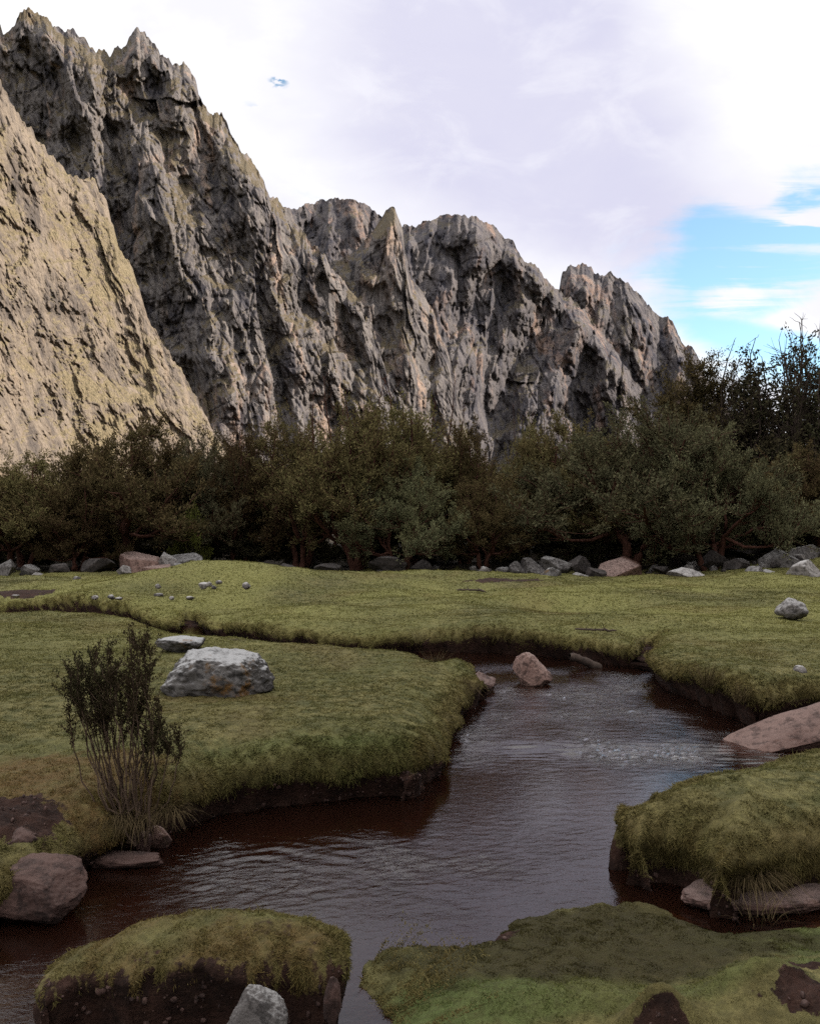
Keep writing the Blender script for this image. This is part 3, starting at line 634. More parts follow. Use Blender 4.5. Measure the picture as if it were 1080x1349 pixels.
# rocks along the edge of the trees
for i, (px, py, wp, hp, mt, lab, tl) in enumerate([
    (186, 757, 62, 32, 'pink', 'leaning flat topped pinkish boulder in the pile left of the grassy mound', (.1, -.28)),
    (206, 760, 46, 15, 'pink', 'low pale pink slab at the front of the boulder pile', (0, -.2)),
    (217, 756, 28, 25, 'pale', 'pale upright boulder at the right of the boulder pile', (0, .2)),
    (238, 749, 44, 22, 'grey', 'grey boulder half buried in the left end of the grassy mound', (0, .3)),
    (162, 760, 18, 14, 'pale', 'small pale block at the left foot of the boulder pile', (0, 0)),
    (124, 758, 46, 26, 'dark', 'dark rounded boulder by the red trunk left of the boulder pile', (0, .1)),
    (74, 760, 32, 20, 'dark', 'dark squat boulder under the trees at far left', (0, 0)),
    (50, 763, 20, 8, 'pale', 'small pale flat stone at the far left tree edge', (0, 0)),
    (36, 759, 24, 14, 'grey', 'grey stone left of the dark squat boulder', (0, 0)),
    (4, 761, 24, 22, 'grey', 'grey boulder cut by the left picture edge under the trees', (0, 0)),
    (398, 759, 34, 9, 'pale', 'pale flat stone just right of the grassy mound', (0, 0)),
    (378, 755, 34, 14, 'dark', 'dark boulder behind the pale flat stone by the mound', (0, 0)),
    (430, 756, 36, 15, 'dark', 'dark low boulder under the central trees', (0, 0)),
    (510, 756, 50, 26, 'dark', 'broad dark boulder in deep shade beneath the central trees', (0, 0)),
    (556, 754, 30, 20, 'dark', 'dark boulder right of the broad shaded one', (0, 0)),
    (636, 757, 14, 9, 'pale', 'small pale stone at left of the grey rock row', (0, 0)),
    (662, 757, 18, 9, 'grey', 'small grey stone second from left in the rock row', (0, 0)),
    (682, 757, 24, 16, 'grey', 'rounded grey boulder at the middle of the rock row', (0, 0)),
    (704, 757, 34, 20, 'grey', 'long grey boulder in the row near the soil gash', (0, 0)),
    (733, 757, 46, 22, 'grey', 'biggest rounded grey boulder of the rock row', (0, 0)),
    (727, 770, 34, 20, 'lichen', 'lichened rock at the meadow edge in front of the rock row', (0, -.2)),
    (766, 757, 34, 28, 'dark', 'dark boulder at right end of the rock row', (0, 0)),
    (764, 762, 24, 7, 'pale', 'low pale stone in front of the dark boulder', (0, 0)),
    (820, 761, 62, 26, 'pink', 'brown angular boulder with a slanting face below the right trees', (0, .15)),
    (786, 762, 26, 16, 'dark', 'small dark boulder left of the brown angular boulder', (0, 0)),
    (906, 768, 46, 18, 'pale', 'pale lichened boulder on small stones at the meadow edge', (0, .1)),
    (886, 770, 18, 8, 'pale', 'small pale stone left of the pale lichened boulder', (0, 0)),
    (930, 769, 16, 8, 'grey', 'small grey stone right of the pale lichened boulder', (0, 0)),
    (875, 757, 26, 12, 'dark', 'dark stone behind the pale lichened boulder', (0, 0)),
    (998, 770, 28, 22, 'grey', 'grey boulder at left of the right edge rock pile', (0, 0)),
    (1016, 770, 34, 18, 'grey', 'grey angular boulder at the front of the right rock pile', (0, -.2)),
    (1036, 760, 56, 34, 'grey', 'wide grey boulder at the back of the right rock pile', (0, .1)),
    (1070, 776, 44, 34, 'pale', 'pale boulder at the right picture edge beside the rock pile', (0, -.2)),
    (1020, 774, 44, 5, 'pale', 'flat pale stones strip in front of the right rock pile', (0, 0)),
    (1060, 748, 44, 28, 'grey', 'grey boulder high in the right rock pile', (0, 0)),
    (975, 757, 36, 24, 'dark', 'dark boulder left of the right rock pile', (0, 0)),
    (940, 748, 44, 26, 'dark', 'dark mossy boulder on the slope under the right trees', (0, 0)),
    (990, 735, 50, 26, 'dark', 'dark boulder higher on the rocky slope at right', (0, 0)),
    (1030, 722, 54, 28, 'dark', 'shaded grey boulder on the slope below the bare trunks', (0, 0)),
    (1065, 712, 50, 30, 'dark', 'shaded boulder at the right edge high on the slope', (0, 0)),
    (965, 715, 40, 24, 'dark', 'shaded boulder mid slope under the right trees', (0, 0)),
    (1005, 690, 50, 26, 'dark', 'uppermost shaded boulder on the right slope', (0, 0))]):
    rock('boulder' if wp > 24 else 'stone', px, py, 0, wp * 1.06, hp * (1.1 if mt != 'dark' else .9), mt, lab, 'boulder' if wp > 24 else 'stone', 50 + i, depth=.8, sub=5, cuts=10, rough=.05, soft=.97, cutd=.36, tops=[((.3, -.25, 1), .28), ((-.2, -1, .35), .4)] if i < 2 else (), tilt=tl,
         group='rocks along the tree edge', d=39.0 + (max(0, 757 - py) * .12 if py < 757 else -(py - 757) * .28), sink=.12)
for i, (px, py, wp, hp, mt, lab) in enumerate([
    (268, 775, 13, 7, 'pale', 'flat white stone on the mound, left of the pair'), (275, 772, 7, 5, 'pale', 'tiny white stone just behind the flat white stone on the mound'),
    (288, 769, 8, 4, 'pale', 'small pale stone uphill right of the flat white stone'), (282, 776, 6, 4, 'grey', 'tiny grey stone below the small pale stone'),
    (324, 775, 10, 7, 'pale', 'white topped stone standing alone on the right side of the mound'), (208, 787, 12, 5, 'grey', 'dark flat stone on the meadow below the mound'),
    (208, 775, 7, 5, 'pale', 'tiny pale stone on the grass above the dark flat stone'), (125, 789, 8, 4, 'pale', 'tiny white stone at left of the meadow pair'),
    (146, 789, 9, 5, 'grey', 'small grey stone right of the tiny white stone on the meadow'), (156, 790, 9, 3, 'pale', 'flat white chip beside the small grey meadow stone'),
    (226, 790, 6, 4, 'pale', 'tiny white chip below the mound left of centre'), (250, 789, 11, 3, 'pale', 'flat white chip below the mound right of centre'),
    (20, 787, 9, 3, 'pale', 'white chip beside the far left soil hollow'), (65, 793, 14, 3, 'pale', 'strip of white chips on grass right of the soil hollow'), (100, 765, 9, 5, 'grey', 'grey stone at the edge of the far left meadow')]):
    x, y, _ = at(px, py, 0); zz = ground_z(x, y)
    rock('stone', px, py, zz, wp * 1.15, hp * 1.15, mt, lab, 'stone', 140 + i, sub=3, sink=.2, group='small stones scattered on the far meadow')

rr_ = np.random.default_rng(77)
for i in range(64):
    px = [-5 + rr_.random() * 270, 370 + rr_.random() * 230, 620 + rr_.random() * 180, 780 + rr_.random() * 310][(0, 2, 3, 3, 1)[i % 5]]
    wp = 6 + 13 * rr_.random() ** 1.6; dd = 38.2 + rr_.random() * 3.2; x = (px - CX) * dd / F_PX; py = HOR + F_PX * (HC - ground_z(x, dd)) / dd
    rock('stone', px, py + 1, 0, wp, wp * (.45 + .35 * rr_.random()), ('dark', 'grey', 'dark', 'pale')[i % 4], 'small rubble stone among the larger rocks at the foot of the trees', 'stone', 200 + i, sub=3, d=dd, sink=.25, rough=.16, group='rubble at the foot of the trees', tilt=(rr_.normal() * .2, rr_.normal() * .2))

# gravel and crumbs on the bare earth
def gravel():
    r = np.random.default_rng(31); c = TV[TF].mean(1); sf = soil[TF].mean(1); d = c[:, 1]
    w_ = ((sf > .55) & (d < 9) & (d > 2.6) & (np.abs(c[:, 0] / d) < .5) & (c[:, 2] > WATER - .02)) * 1.0
    w_ = w_ * np.linalg.norm(np.cross(TV[TF[:, 1]] - TV[TF[:, 0]], TV[TF[:, 3]] - TV[TF[:, 0]]), axis=1); k = r.choice(len(TF), 900, p=w_ / w_.sum()); g = Bag(); V0, F0 = ico(2)
    for q in k:
        sz = .004 + .016 * r.random() ** 3; P = V0 * (sz * (.6 + .8 * r.random(3))); P = P * (1 + .25 * r.normal(size=(len(P), 1)) * .5)
        g.add(P + c[q] + (0, 0, sz * .25), F0)
    tag(g.build('gravel', RM['mud']), 'small reddish crumbs and gravel lying on the bare bank soil', 'gravel', kind='stuff')

# ================================================================ branches and foliage
def tube(path, radii, sides):
    P = np.asarray(path, float); n = len(P); T = np.gradient(P, axis=0); T /= np.maximum(np.linalg.norm(T, axis=1), 1e-9)[:, None]
    ref = np.where(np.abs(T[:, 2:3]) > .9, np.array([[1., 0, 0]]), np.array([[0., 0, 1]]))
    A = np.cross(T, ref); A /= np.maximum(np.linalg.norm(A, axis=1), 1e-9)[:, None]; B = np.cross(T, A)
    a = np.arange(sides) / sides * 2 * np.pi
    V = P[:, None] + np.asarray(radii)[:, None, None] * (np.cos(a)[None, :, None] * A[:, None] + np.sin(a)[None, :, None] * B[:, None])
    i = np.arange(n - 1)[:, None] * sides; j = np.arange(sides)[None]; j2 = (j + 1) % sides
    Fq = np.stack([i + j, i + j2, i + sides + j2, i + sides + j], -1).reshape(-1, 4)
    return V.reshape(-1, 3), Fq
class Bag:
    def __init__(s): s.v, s.f, s.n = [], [], 0
    def add(s, V, Fq): s.v.append(V); s.f.append(Fq + s.n); s.n += len(V)
    def build(s, name, mat, parent=None, smooth=True): return mesh_obj(name, np.concatenate(s.v), np.concatenate(s.f), mat, parent, smooth)
def curve_to(p, q, r, wig, n, up=.25):
    "wandering path from p to q"
    p, q = np.array(p, float), np.array(q, float); t = np.linspace(0, 1, n)[:, None]; L = np.linalg.norm(q - p)
    mid = (p + q) / 2 + np.array([0, 0, -up * L * .35]) + r.normal(size=3) * wig * L
    P = (1 - t) ** 2 * p + 2 * t * (1 - t) * mid + t * t * q
    P[1:-1] += r.normal(size=(n - 2, 3)) * wig * L * .16
    return P
def leaves(pos, dirs, r, L, Wd, up=.5):
    M = len(pos); dv = dirs * .6 + r.normal(size=(M, 3)) * .5 + np.array([0, 0, up]); dv /= np.linalg.norm(dv, axis=1)[:, None]
    sd = np.cross(dv, r.normal(size=(M, 3))); sd /= np.maximum(np.linalg.norm(sd, axis=1), 1e-6)[:, None]
    l = L * (.6 + .8 * r.random(M))[:, None]; w_ = Wd * (.6 + .8 * r.random(M))[:, None]
    V = np.stack([pos, pos + dv * l * .5 + sd * w_ * .5, pos + dv * l, pos + dv * l * .5 - sd * w_ * .5], 1).reshape(-1, 3)
    return V, np.arange(M * 4).reshape(-1, 4)
gravel()
BARK_RED = bark_mat('red_bark', (.040, .018, .013), (.085, .037, .026)); BARK_DARK = bark_mat('dark_bark', (.030, .022, .018), (.070, .050, .040))
def make_tree(seed, H, Wd, leaf_m, bark, n_limb=12, n_sub=11, n_twig=5, n_leaf=55, low=.10, base_r=.16, leaf=(.13, .045), stems=3, cone=0.0, tall=0, spread=.34, bare=0.0):
    r = np.random.default_rng(seed); root = empty('tree', (0, 0, 0)); tr, tw = Bag(), Bag(); lv = Bag()
    forks = []
    for s in range(stems):
        a = s * 6.28 / stems + r.random(); q = np.array([math.cos(a) * Wd * .09, math.sin(a) * Wd * .09, H * (.16 + .10 * r.random())])
        P = curve_to((math.cos(a) * base_r * .6, math.sin(a) * base_r * .6, -.25), q, r, .10, 7, .1)
        rad = np.linspace(base_r, base_r * .7, 7) * (1 + .12 * r.normal(size=7)); rad[0] *= 1.5
        tr.add(*tube(P, rad, 9)); forks.append((q, a))
    G = math.pi * (3 - math.sqrt(5))
    for i in range(n_limb):
        el = low + (1 - low) * ((i + .5) / n_limb); az = i * G + r.normal() * .25
        rr = .72 + .34 * r.random()
        zz = el * H * (.82 + .2 * r.random()); prof = math.sqrt(max(.05, 1 - (2 * (el - .42)) ** 2)) if cone == 0 else (1 - el) ** .6 + .12
        prof = min(prof, 1) * Wd / 2 * rr * (1 if i % 3 else .55)
        q = np.array([math.cos(az) * prof, math.sin(az) * prof, zz])
        f = min(forks, key=lambda g: abs((az - g[1] + math.pi) % (2 * math.pi) - math.pi))[0]
        P = curve_to(f, q, r, .10, 9, .5); rad = np.linspace(base_r * .55, base_r * .16, 9)
        tr.add(*tube(P, rad, 6))
        for j in range(n_sub):
            k = int(3 + r.integers(0, 6)); p0 = P[k]
            dq = r.normal(size=3) + np.array([math.cos(az) * .35, math.sin(az) * .35, .45]); dq = dq / np.linalg.norm(dq) * np.array([1, 1, .8]) * Wd * spread * .5 * (.55 + .5 * r.random())
            q2 = P[-1 - (j % 3)] + dq; q2[2] = max(q2[2], .25)
            P2 = curve_to(p0, q2, r, .09, 6, .3); tw.add(*tube(P2, np.linspace(base_r * .14, base_r * .05, 6), 4))
            for m_ in range(n_twig):
                k2 = int(2 + r.integers(0, 4)); p1 = P2[k2]
                v = (P2[-1] - P2[0]); v = v / (np.linalg.norm(v) + 1e-6)
                q3 = p1 + (v * .5 + r.normal(size=3) * .5 + np.array([0, 0, .55])) * (.42 + .4 * r.random()) * (H / 6.5)
                if q3[2] < .15: q3[2] = .15
                P3 = curve_to(p1, q3, r, .08, 4, .1); tw.add(*tube(P3, np.linspace(.016, .006, 4), 3))
                if r.random() < bare: continue
                nl = int(n_leaf * (.5 + r.random()))
                t_ = r.random(nl) ** .7; kk = np.minimum((t_ * 3).astype(int), 2); fr_ = (t_ * 3 - kk)[:, None]
                pos = P3[kk] * (1 - fr_) + P3[kk + 1] * fr_ + r.normal(size=(nl, 3)) * .075
                d3 = np.repeat((P3[-1] - P3[0])[None] / (np.linalg.norm(P3[-1] - P3[0]) + 1e-6), nl, 0)
                lv.add(*leaves(pos, d3, r, leaf[0], leaf[1]))
    for i in range(tall):           # bare leaders that stick out above the crown
        a = r.random() * 6.28; b = np.array([math.cos(a), math.sin(a), 0]) * Wd * .22 * r.random()
        P = curve_to(b + (0, 0, H * .3), b * 1.3 + (r.normal() * .2, r.normal() * .2, H * (1.0 + .16 * r.random())), r, .05, 9, 0)
        tr.add(*tube(P, np.linspace(base_r * .4, .012, 9), 5))
        for m_ in range(9):
            k = int(3 + r.integers(0, 6)); q3 = P[k] + r.normal(size=3) * .22 + (0, 0, .32); P3 = curve_to(P[k], q3, r, .12, 4, .1); tw.add(*tube(P3, np.linspace(.016, .005, 4), 3))
    tr.build('trunk', bark, root); tag(tw.build('twigs', bark, root), None, None, kind='stuff'); lv.build('crown', leaf_m, root, smooth=False)
    return root
LM_OLIVE = leaf_mat('olive_leaves', (.096, .082, .034), (.145, .118, .053), (.098, .073, .032))
LM_GREEN = leaf_mat('grey_green_leaves', (.088, .088, .046), (.132, .124, .067), (.096, .086, .042))
LM_BROWN = leaf_mat('brown_leaves', (.078, .058, .027), (.112, .083, .038), (.068, .054, .023))
LM_DARK = leaf_mat('dark_leaves', (.046, .040, .022), (.076, .064, .034), (.046, .046, .025))
LM_LIME = leaf_mat('yellow_green_leaves', (.085, .090, .022), (.120, .118, .030), (.070, .074, .020))
PROTO = {
 'broad': (make_tree(1, 6.0, 7.2, LM_OLIVE, BARK_RED, 17, 12, 5, 62, .22), 6.0, 7.2),
 'grey': (make_tree(2, 6.4, 7.6, LM_GREEN, BARK_RED, 17, 12, 5, 62, .24), 6.4, 7.6),
 'feather': (make_tree(3, 7.0, 5.6, LM_OLIVE, BARK_RED, 14, 11, 5, 50, .27, tall=3, spread=.32), 7.0, 5.6),
 'brown': (make_tree(4, 6.6, 5.6, LM_BROWN, BARK_RED, 14, 11, 5, 58, .14, tall=1), 6.6, 5.6),
 'cone': (make_tree(5, 9.0, 5.0, LM_BROWN, BARK_DARK, 18, 12, 5, 62, .10, cone=1, spread=.24), 9.0, 5.0),
 'sparse': (make_tree(6, 10.0, 5.0, LM_DARK, BARK_DARK, 14, 9, 4, 26, .24, tall=3, spread=.26, bare=.1, leaf=(.16, .085)), 10.0, 5.0),
 'bare': (make_tree(9, 10.0, 5.0, LM_DARK, BARK_DARK, 12, 8, 5, 16, .30, tall=4, spread=.24, bare=.86, leaf=(.16, .08)), 10.0, 5.0),
 'shrub': (make_tree(7, 2.2, 2.4, LM_LIME, BARK_DARK, 8, 7, 4, 40, .08, base_r=.05, spread=.4), 2.2, 2.4),
 'bushy': (make_tree(8, 2.6, 4.0, LM_DARK, BARK_DARK, 10, 8, 4, 44, .06, base_r=.06, spread=.4), 2.6, 4.0)}
used_proto = set()
def plant_tree(kind, px, top, wpx, d, label, cat='tree', group='trees along the edge of the meadow', rz=None):
    src, H0, W0 = PROTO[kind]; k = d / F_PX
    x = (px - CX) * k; gz = ground_z(x, d); h = HC + (HOR - top) * k - gz; wd = wpx * k
    sc_ = (wd / W0, wd / W0, h / H0 * .97); rz_ = random.random() * 6.28 if rz is None else rz
    if kind not in used_proto:
        used_proto.add(kind); o = src; o.location = (x, d, gz - .05); o.rotation_euler = (0, 0, rz_); o.scale = sc_
    else: o = copy_tree(src, (x, d, gz - .05), rz_, sc_)
    return tag(o, label, cat, group)
for a in [
 ('broad', 30, 600, 230, 42, 'broad olive tree at the left picture edge'),
 ('broad', 160, 556, 270, 43, 'broad olive tree behind the leaning boulder pile with a red trunk'),
 ('brown', 100, 640, 130, 40.5, 'low brownish tree in front, left of the boulder pile'),
 ('grey', 262, 578, 190, 45, 'grey green tree rising behind the grassy mound'),
 ('brown', 315, 566, 140, 44, 'brownish tree with sparse top right of the mound'),
 ('feather', 395, 538, 170, 43, 'feathery olive tree with upright shoots left of centre'),
 ('feather', 470, 518, 200, 42, 'tall feathery tree with a red trunk near the middle'),
 ('feather', 555, 525, 200, 45, 'tall feathery olive tree just right of the middle'),
 ('grey', 530, 610, 170, 40.5, 'grey green tree low in front of the tall feathery trees'),
 ('brown', 612, 556, 120, 44, 'brownish tree between the feathery trees and the cliff foot'),
 ('feather', 692, 550, 80, 47, 'thin feathery tree in front of the dark cliff'),
 ('brown', 640, 625, 130, 41, 'low brownish tree above the row of grey rocks'),
 ('broad', 755, 550, 210, 45, 'olive tree rising behind the big right hand tree'),
 ('grey', 835, 540, 320, 42.5, 'big rounded grey green tree above the brown angular boulder'),
 ('grey', 935, 566, 220, 40.5, 'rounded grey green tree above the pale lichened boulder'),
 ('cone', 918, 468, 170, 50, 'tall dark brown conical tree behind the grey green trees at right'),
 ('sparse', 985, 470, 190, 50, 'tall thin leaved dark tree against the sky, left of the bare top'),
 ('sparse', 1040, 445, 170, 49, 'thin leaved dark tree behind the tallest leafless one at right'),
 ('sparse', 1092, 480, 150, 48, 'thin leaved dark tree at the right picture edge'),
 ('bare', 1052, 442, 120, 47.5, 'nearly leafless tree with bare twigs standing tallest against the sky at right'),
 ('bare', 965, 500, 90, 48.5, 'nearly leafless dark tree just right of the brown conical tree'),
 ('broad', 1030, 590, 170, 44, 'olive tree below the bare topped trees at right'),
 ('brown', 1085, 600, 150, 43, 'brownish tree at the right edge above the rocks'),
 ('shrub', 250, 676, 50, 41.5, 'small bright yellow green shrub at the left foot of the trees')]:
    plant_tree(*a, cat='shrub' if a[0] == 'shrub' else 'tree')
# second and third row, seen only through and between the trees in front
rowb = [(-20, 620), (60, 600), (130, 590), (210, 585), (290, 585), (360, 575), (430, 560), (500, 548), (580, 550), (650, 575), (720, 575), (790, 560), (870, 540), (950, 540), (1010, 550), (1070, 545), (1120, 560), (-90, 620), (1180, 560), (-160, 620), (1250, 560)]
for i, (px, tp) in enumerate(rowb):
    plant_tree(('broad', 'brown', 'grey', 'brown')[i % 4], px, tp + 34, 170, 53 + 3 * (i % 3), 'dark tree of the shaded back row filling the gaps between the front trees', group='back row of trees')
for i in range(26):
    px = -40 + i * 46 + 12 * math.sin(i * 2.3); plant_tree('bushy', px, 690 + 14 * math.sin(i * 1.7) - (25 if px > 800 else 0), 110, 45.5 + 2 * math.sin(i * 3.1), 'dark understorey bush in the deep shade below the trees', cat='bush', group='understorey bushes')

# ================================================================ the shrub and small plants on the banks
STEM = bark_mat('shrub_stem', (.050, .032, .022), (.105, .072, .050))
LM_HEATH = leaf_mat('heath_leaves', (.024, .024, .012), (.050, .046, .022), (.036, .026, .014), upn=.2)
def shrub():
    bx, by = at(165, 1082, -.26)[:2]; by += .12
    k = by / F_PX
    root = empty('shrub', (bx, by, ground_z(bx, by) - .05)); r = np.random.default_rng(44); st, lv = Bag(), Bag()
    def w(px, py): return np.array([(px - CX) * k - bx, 0, HC + (HOR - py) * k - root.location.z])
    heads = [(102, 872, 6, 20, 30), (116, 898, 12, 26, 30), (92, 905, 4, 14, 24), (122, 862, 3, 10, 20), (182, 850, 7, 12, 26), (172, 892, 7, 14, 34), (150, 880, 3, 7, 20), (190, 836, 3, 6, 14), (150, 925, 3, 16, 22), (124, 935, 3, 14, 18), (168, 930, 3, 12, 24),
             (212, 950, 5, 12, 24), (226, 980, 4, 10, 20), (200, 975, 3, 10, 24)]
    for hx_, hy_, n, sx, sy in heads:
        for i in range(max(2, int(n * .7))):
            tip = w(hx_ + r.normal() * sx * .55, hy_ + r.normal() * sy * .34); tip[1] = r.normal() * .14
            b = np.array([(hx_ - 165) * k * .16 + r.normal() * .05, r.normal() * .07, -.05])
            P = curve_to(b, tip, r, .075, 11, .30); st.add(*tube(P, np.linspace(.0085, .0025, 11), 5))
            L = np.linalg.norm(tip - b)
            for j in range(13):
                f = .70 + .30 * r.random() ** .8; q = f * 10; a = int(min(q, 9)); p0 = P[a] + (P[a + 1] - P[a]) * (q - a)
                q3 = p0 + np.array([r.normal() * .05, r.normal() * .05, .07 + .08 * r.random()]); P3 = curve_to(p0, q3, r, .08, 4, .3); st.add(*tube(P3, np.linspace(.003, .0015, 4), 3))
                nl = int(40 * f); t_ = r.random(nl)[:, None]; pos = P3[0] * (1 - t_) + P3[-1] * t_ + r.normal(size=(nl, 3)) * .009
                lv.add(*leaves(pos, np.repeat(((P3[-1] - P3[0]) / np.linalg.norm(P3[-1] - P3[0]))[None], nl, 0), r, .021, .0095, .25))
    st.build('stems', STEM, root); lv.build('foliage', LM_HEATH, root, smooth=False)
    return tag(root, 'dark upright heath like shrub with many thin stems on the left stream bank', 'shrub')
shrub()
STRAW, t, out = new_mat('dry_grass'); rp = t.n('ShaderNodeNewGeometry').outputs['Random Per Island']
sc_c = t.mix(t.ramp(rp, .2, 1.0), (.026, .019, .010), (.085, .062, .033)); t.t.links.new(t.n('ShaderNodeBsdfDiffuse', {'Color': sc_c}).outputs[0], out.inputs[0])
def tuft(px, py, z, h, spread, n, label, droop=.5, seed=0, lean=(0, -.3), name='grass_tuft', mat=None, d=None):
    r = np.random.default_rng(900 + seed); dd = F_PX * (HC - z) / (py - HOR) if d is None else d
    x = (px - CX) / F_PX * dd; V, Fq = [], []
    for i in range(n):
        a = r.random() * 6.28; o_ = np.array([math.cos(a), math.sin(a), 0]) * spread * .35 * math.sqrt(r.random())
        dv = np.array([o_[0] / spread * 1.6 + lean[0] + r.normal() * .25, o_[1] / spread * 1.6 + lean[1] + r.normal() * .25, 1.0]); dv /= np.linalg.norm(dv)
        L = h * (.5 + .6 * r.random()); side = np.cross(dv, (0, 0, 1)); side /= np.linalg.norm(side) + 1e-6; wv = .0018 * (.7 + .6 * r.random())
        pts = [o_ + dv * L * s_ + np.array([dv[0], dv[1], 0]) * L * s_ ** 2 * .6 - np.array([0, 0, 1]) * droop * L * s_ ** 2.2 for s_ in (0, .35, .7, 1)]
        b0 = len(V) * 1
        for q, ww in zip(pts, (1, .9, .6, .15)): V += [q - side * wv * ww, q + side * wv * ww]
        for s_ in range(3): Fq.append([b0 + 2 * s_, b0 + 2 * s_ + 1, b0 + 2 * s_ + 3, b0 + 2 * s_ + 2])
    o = mesh_obj(name, V, np.array(Fq), mat or STRAW, smooth=False); o.location = (x, dd, z)
    return tag(o, label, 'grass tuft', 'dry grass tufts on the banks')
tuft(150, 1075, -.26, .26, .42, 260, 'shaggy brown grass tuft drooping over the bank under the shrub', .75, 1, (0, -.6))
tuft(185, 1080, -.28, .22, .40, 180, 'brown grass tuft hanging right of the shrub base', 1.0, 2, (.2, -.6))
tuft(125, 1080, -.28, .22, .34, 160, 'brown grass tuft hanging left of the shrub base', .8, 3, (-.1, -.6))
tuft(84, 1075, -.25, .16, .20, 150, 'yellowish grass tuft above the red boulder at left', .4, 4)
tuft(60, 1100, -.30, .12, .18, 110, 'short pale grass tuft at the left edge above the red soil', .5, 5)
tuft(225, 1070, -.25, .22, .26, 200, 'brown grass tuft at the bank bend right of the shrub', .8, 6, (.2, -.5))
tuft(574, 880, -.1, .36, .30, 130, 'thin upright grass tuft on the left bank tip', .15, 7, (0, 0))
tuft(600, 905, -.2, .34, .40, 260, 'shaggy tuft drooping at the tip of the left bank', .8, 8, (.35, -.5))
tuft(930, 905, -.1, .40, .22, 120, 'dark wiry tuft standing on the right bank bulge', .1, 9, (0, 0))
tuft(973, 925, -.15, .30, .20, 90, 'small wiry tuft right of the dark tuft on the right bank', .1, 10, (0, 0))
tuft(1000, 1215, -.36, .22, .30, 36, 'few pale grass stalks on the green turf at lower right', .35, 11, (-.2, 0))
tuft(850, 905, WATER + .12, .2, .2, 60, 'wispy roots hanging at the bank corner by the stream', .7, 12, (-.3, -.3))
tuft(985, 1150, -.33, .26, .44, 320, 'shaggy grass hanging over the right bank above the red mud', .9, 13, (-.1, -.6))

# driftwood
def log(px0, py0, px1, py1, z0, z1, r0, label, seed=0):
    r = np.random.default_rng(seed); a, b = at(px0, py0, z0), at(px1, py1, z1); P = curve_to(a, b, r, .05, 12, -.1); g = Bag()
    root = empty('driftwood', a); P = P - np.array(a)
    rad = r0 * (1 + .10 * r.normal(size=12)) * np.linspace(.75, 1, 12); rad[0] *= .5; rad[-1] *= .3; g.add(*tube(P, rad, 10)); g.build('stem', BARK_DARK, root)
    h = Bag()
    for k in (3, 5, 8):
        q = P[k] + r.normal(size=3) * r0 * 2.2 + (0, 0, r0 * 2); h.add(*tube(curve_to(P[k], q, r, .1, 5), np.linspace(r0 * .45, r0 * .1, 5), 6))
    h.build('stub', BARK_DARK, root)
    return tag(root, label, 'driftwood')
log(750, 864, 792, 882, -.30, WATER, .085, 'dark gnarled driftwood log half in the stream by the far bank', 1)
log(757, 829, 812, 831, .03, .03, .022, 'thin brown dead branch lying on the far bank grass', 2)
log(602, 777, 640, 780, .02, .02, .035, 'dark stick lying at the left of the bare soil gash', 3)

# ================================================================ sky, sun, camera
S = Vector((.88, .04, .48)).normalized()
sc = bpy.context.scene
w = bpy.data.worlds.new('World'); sc.world = w; w.use_nodes = True; w.node_tree.nodes.clear()
t = NT(w.node_tree); out = t.n('ShaderNodeOutputWorld')
dirn = t.n('ShaderNodeTexCoord').outputs['Generated']
STR = .10
sky = t.n('ShaderNodeTexSky', sky_type='NISHITA', sun_disc=False, sun_elevation=math.asin(S.z), sun_rotation=math.atan2(S.x, S.y), altitude=3500., air_density=1.0, dust_density=.6, ozone_density=1.5).outputs[0]
sp = t.n('ShaderNodeSeparateXYZ', {0: dirn})
X, Y, Z = sp.outputs[0], sp.outputs[1], sp.outputs[2]
Zc = t.m('MAXIMUM', Z, .0)
den = t.m('ADD', t.m('ABSOLUTE', Y), .12)
U, V = t.m('DIVIDE', X, den), t.m('DIVIDE', Z, den)      # where a direction meets the cloud deck's upright map
def bump(px, py, rx, ry):
    cu, cv = (px - CX) / F_PX, (HOR - py) / F_PX
    a = t.m('POWER', t.m('ABSOLUTE', t.m('DIVIDE', t.m('SUBTRACT', U, cu), rx / F_PX)), 2.0)
    b = t.m('POWER', t.m('ABSOLUTE', t.m('DIVIDE', t.m('SUBTRACT', V, cv), ry / F_PX)), 2.0)
    return t.m('MULTIPLY', t.m('POWER', 2.718, t.m('MULTIPLY', t.m('ADD', a, b), -1.0)), t.ramp(Y, -.05, .1))
uv = t.n('ShaderNodeCombineXYZ', {0: U, 1: t.m('MULTIPLY', V, 1.9), 2: t.m('MULTIPLY', Y, .3)}).outputs[0]
n1 = t.noise(uv, 3.2, 8, .58, .3); n2 = t.noise(uv, 9, 7, .6, .5); n3 = t.noise(uv, 1.6, 6, .55)
def acc(terms):
    s_ = None
    for amp, v in terms:
        v = t.m('MULTIPLY', v, amp); s_ = v if s_ is None else t.m('ADD', s_, v)
    return s_
hole = t.m('MINIMUM', acc([(1.25, bump(985, 364, 125, 52)), (1.1, bump(1110, 346, 130, 62)), (1.5, bump(940, 436, 95, 52)), (1.0, bump(1090, 510, 150, 45)), (.5, bump(880, 330, 40, 30)), (1.2, bump(1300, 420, 200, 130)),
    (.9, t.m('MULTIPLY', bump(388, 177, 13, 10), t.ramp(t.noise(uv, 55, 4, .6), .42, .62))), (.5, t.m('MULTIPLY', bump(358, 214, 24, 20), t.ramp(t.noise(uv, 40, 4, .6), .45, .65)))]), .95)
streak = t.ramp(t.noise(t.n('ShaderNodeMapping', {'Vector': uv, 'Rotation': (0, 0, -.25), 'Scale': (5, 26, 1)}).outputs[0], 1.0, 5, .6, .6), .38, .66)
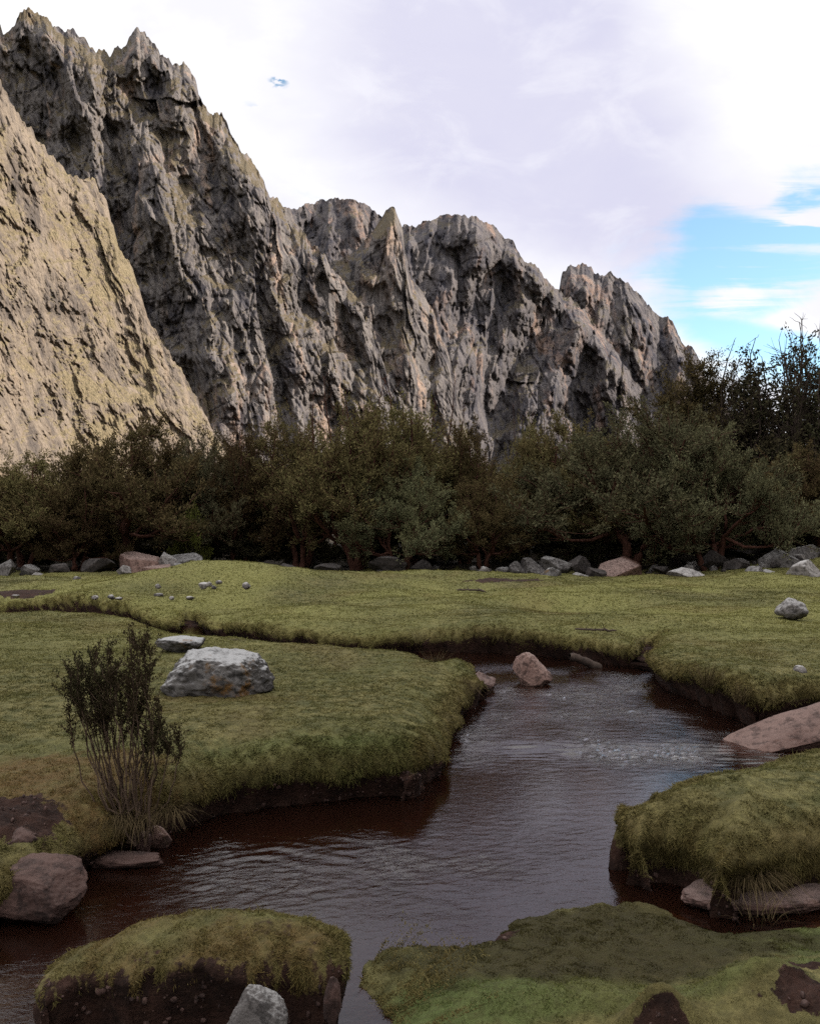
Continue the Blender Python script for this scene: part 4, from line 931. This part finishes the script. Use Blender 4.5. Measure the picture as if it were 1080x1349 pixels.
hole = t.m('SUBTRACT', hole, acc([(1.3, bump(1062, 452, 62, 30)), (.75, bump(985, 455, 40, 13)), (.75, t.m('MULTIPLY', bump(1030, 346, 75, 16), streak)), (.75, t.m('MULTIPLY', bump(930, 402, 95, 20), streak)), (.7, t.m('MULTIPLY', bump(905, 437, 55, 16), streak)), (.45, t.m('MULTIPLY', bump(980, 330, 130, 80), streak))]))
cloud = t.m('SUBTRACT', 1.0, t.ramp(t.m('ADD', hole, t.m('ADD', t.m('MULTIPLY', t.m('SUBTRACT', n1, .5), 1.1), t.m('MULTIPLY', t.m('SUBTRACT', n2, .5), 1.1))), .22, .85))
shade = acc([(1.1, bump(660, 170, 190, 150)), (.55, bump(560, 60, 160, 90)), (.6, bump(800, 330, 130, 40)), (.5, bump(640, 250, 150, 60)), (-.5, bump(1000, 110, 140, 120))])
shade = t.m('ADD', shade, t.m('MULTIPLY', t.m('SUBTRACT', n3, .5), 2.0)); shade = t.m('ADD', shade, t.m('MULTIPLY', t.m('SUBTRACT', n1, .5), .9))
ccol = t.mix(t.ramp(shade, .0, 1.05), (1.12, 1.12, 1.12), (.73, .725, .90))
ccol = t.mix(t.ramp(n1, .38, .58), t.mix(.5, ccol, (.80, .79, .93)), ccol)
ccol = t.mix(t.ramp(n2, .46, .70, 0, .3), ccol, (1.1, 1.1, 1.12))
over = t.ramp(Z, .52, .75)                               # the deck overhead, out of view, made brighter to lift meadow and water
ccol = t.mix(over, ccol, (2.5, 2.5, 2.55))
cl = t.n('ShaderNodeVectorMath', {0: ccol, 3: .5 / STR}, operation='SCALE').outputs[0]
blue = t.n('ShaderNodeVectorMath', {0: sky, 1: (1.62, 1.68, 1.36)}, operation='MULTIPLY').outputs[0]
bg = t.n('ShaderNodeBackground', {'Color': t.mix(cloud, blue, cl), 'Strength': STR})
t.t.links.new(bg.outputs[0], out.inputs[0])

sun = bpy.data.lights.new('sun', 'SUN'); sun.energy = 5.0; sun.angle = math.radians(.5); sun.color = (1.0, .91, .80)
so = bpy.data.objects.new('sun', sun); C.objects.link(so); so.rotation_euler = S.to_track_quat('Z', 'Y').to_euler(); so.location = (60, -20, 300)

cam = bpy.data.cameras.new('camera'); co = bpy.data.objects.new('camera', cam); C.objects.link(co)
co.location = (0, 0, HC); co.rotation_euler = (math.radians(90), 0, 0)
cam.sensor_width = 36; cam.lens = 36 * F_PX / 1349; cam.shift_y = (HOR - 674.5) / 1349; cam.clip_start = .1; cam.clip_end = 9000
sc.camera = co
sc.view_settings.view_transform = 'Standard'; sc.view_settings.look = 'None'; sc.view_settings.exposure = 1.0; sc.view_settings.gamma = 1
sc.render.engine = 'CYCLES'
cy = sc.cycles
cy.max_bounces = 6; cy.diffuse_bounces = 3; cy.glossy_bounces = 3; cy.transparent_max_bounces = 12; cy.caustics_reflective = False; cy.caustics_refractive = False
cy.use_denoising = False
try: cy.denoiser = 'OPENIMAGEDENOISE'
except Exception: pass
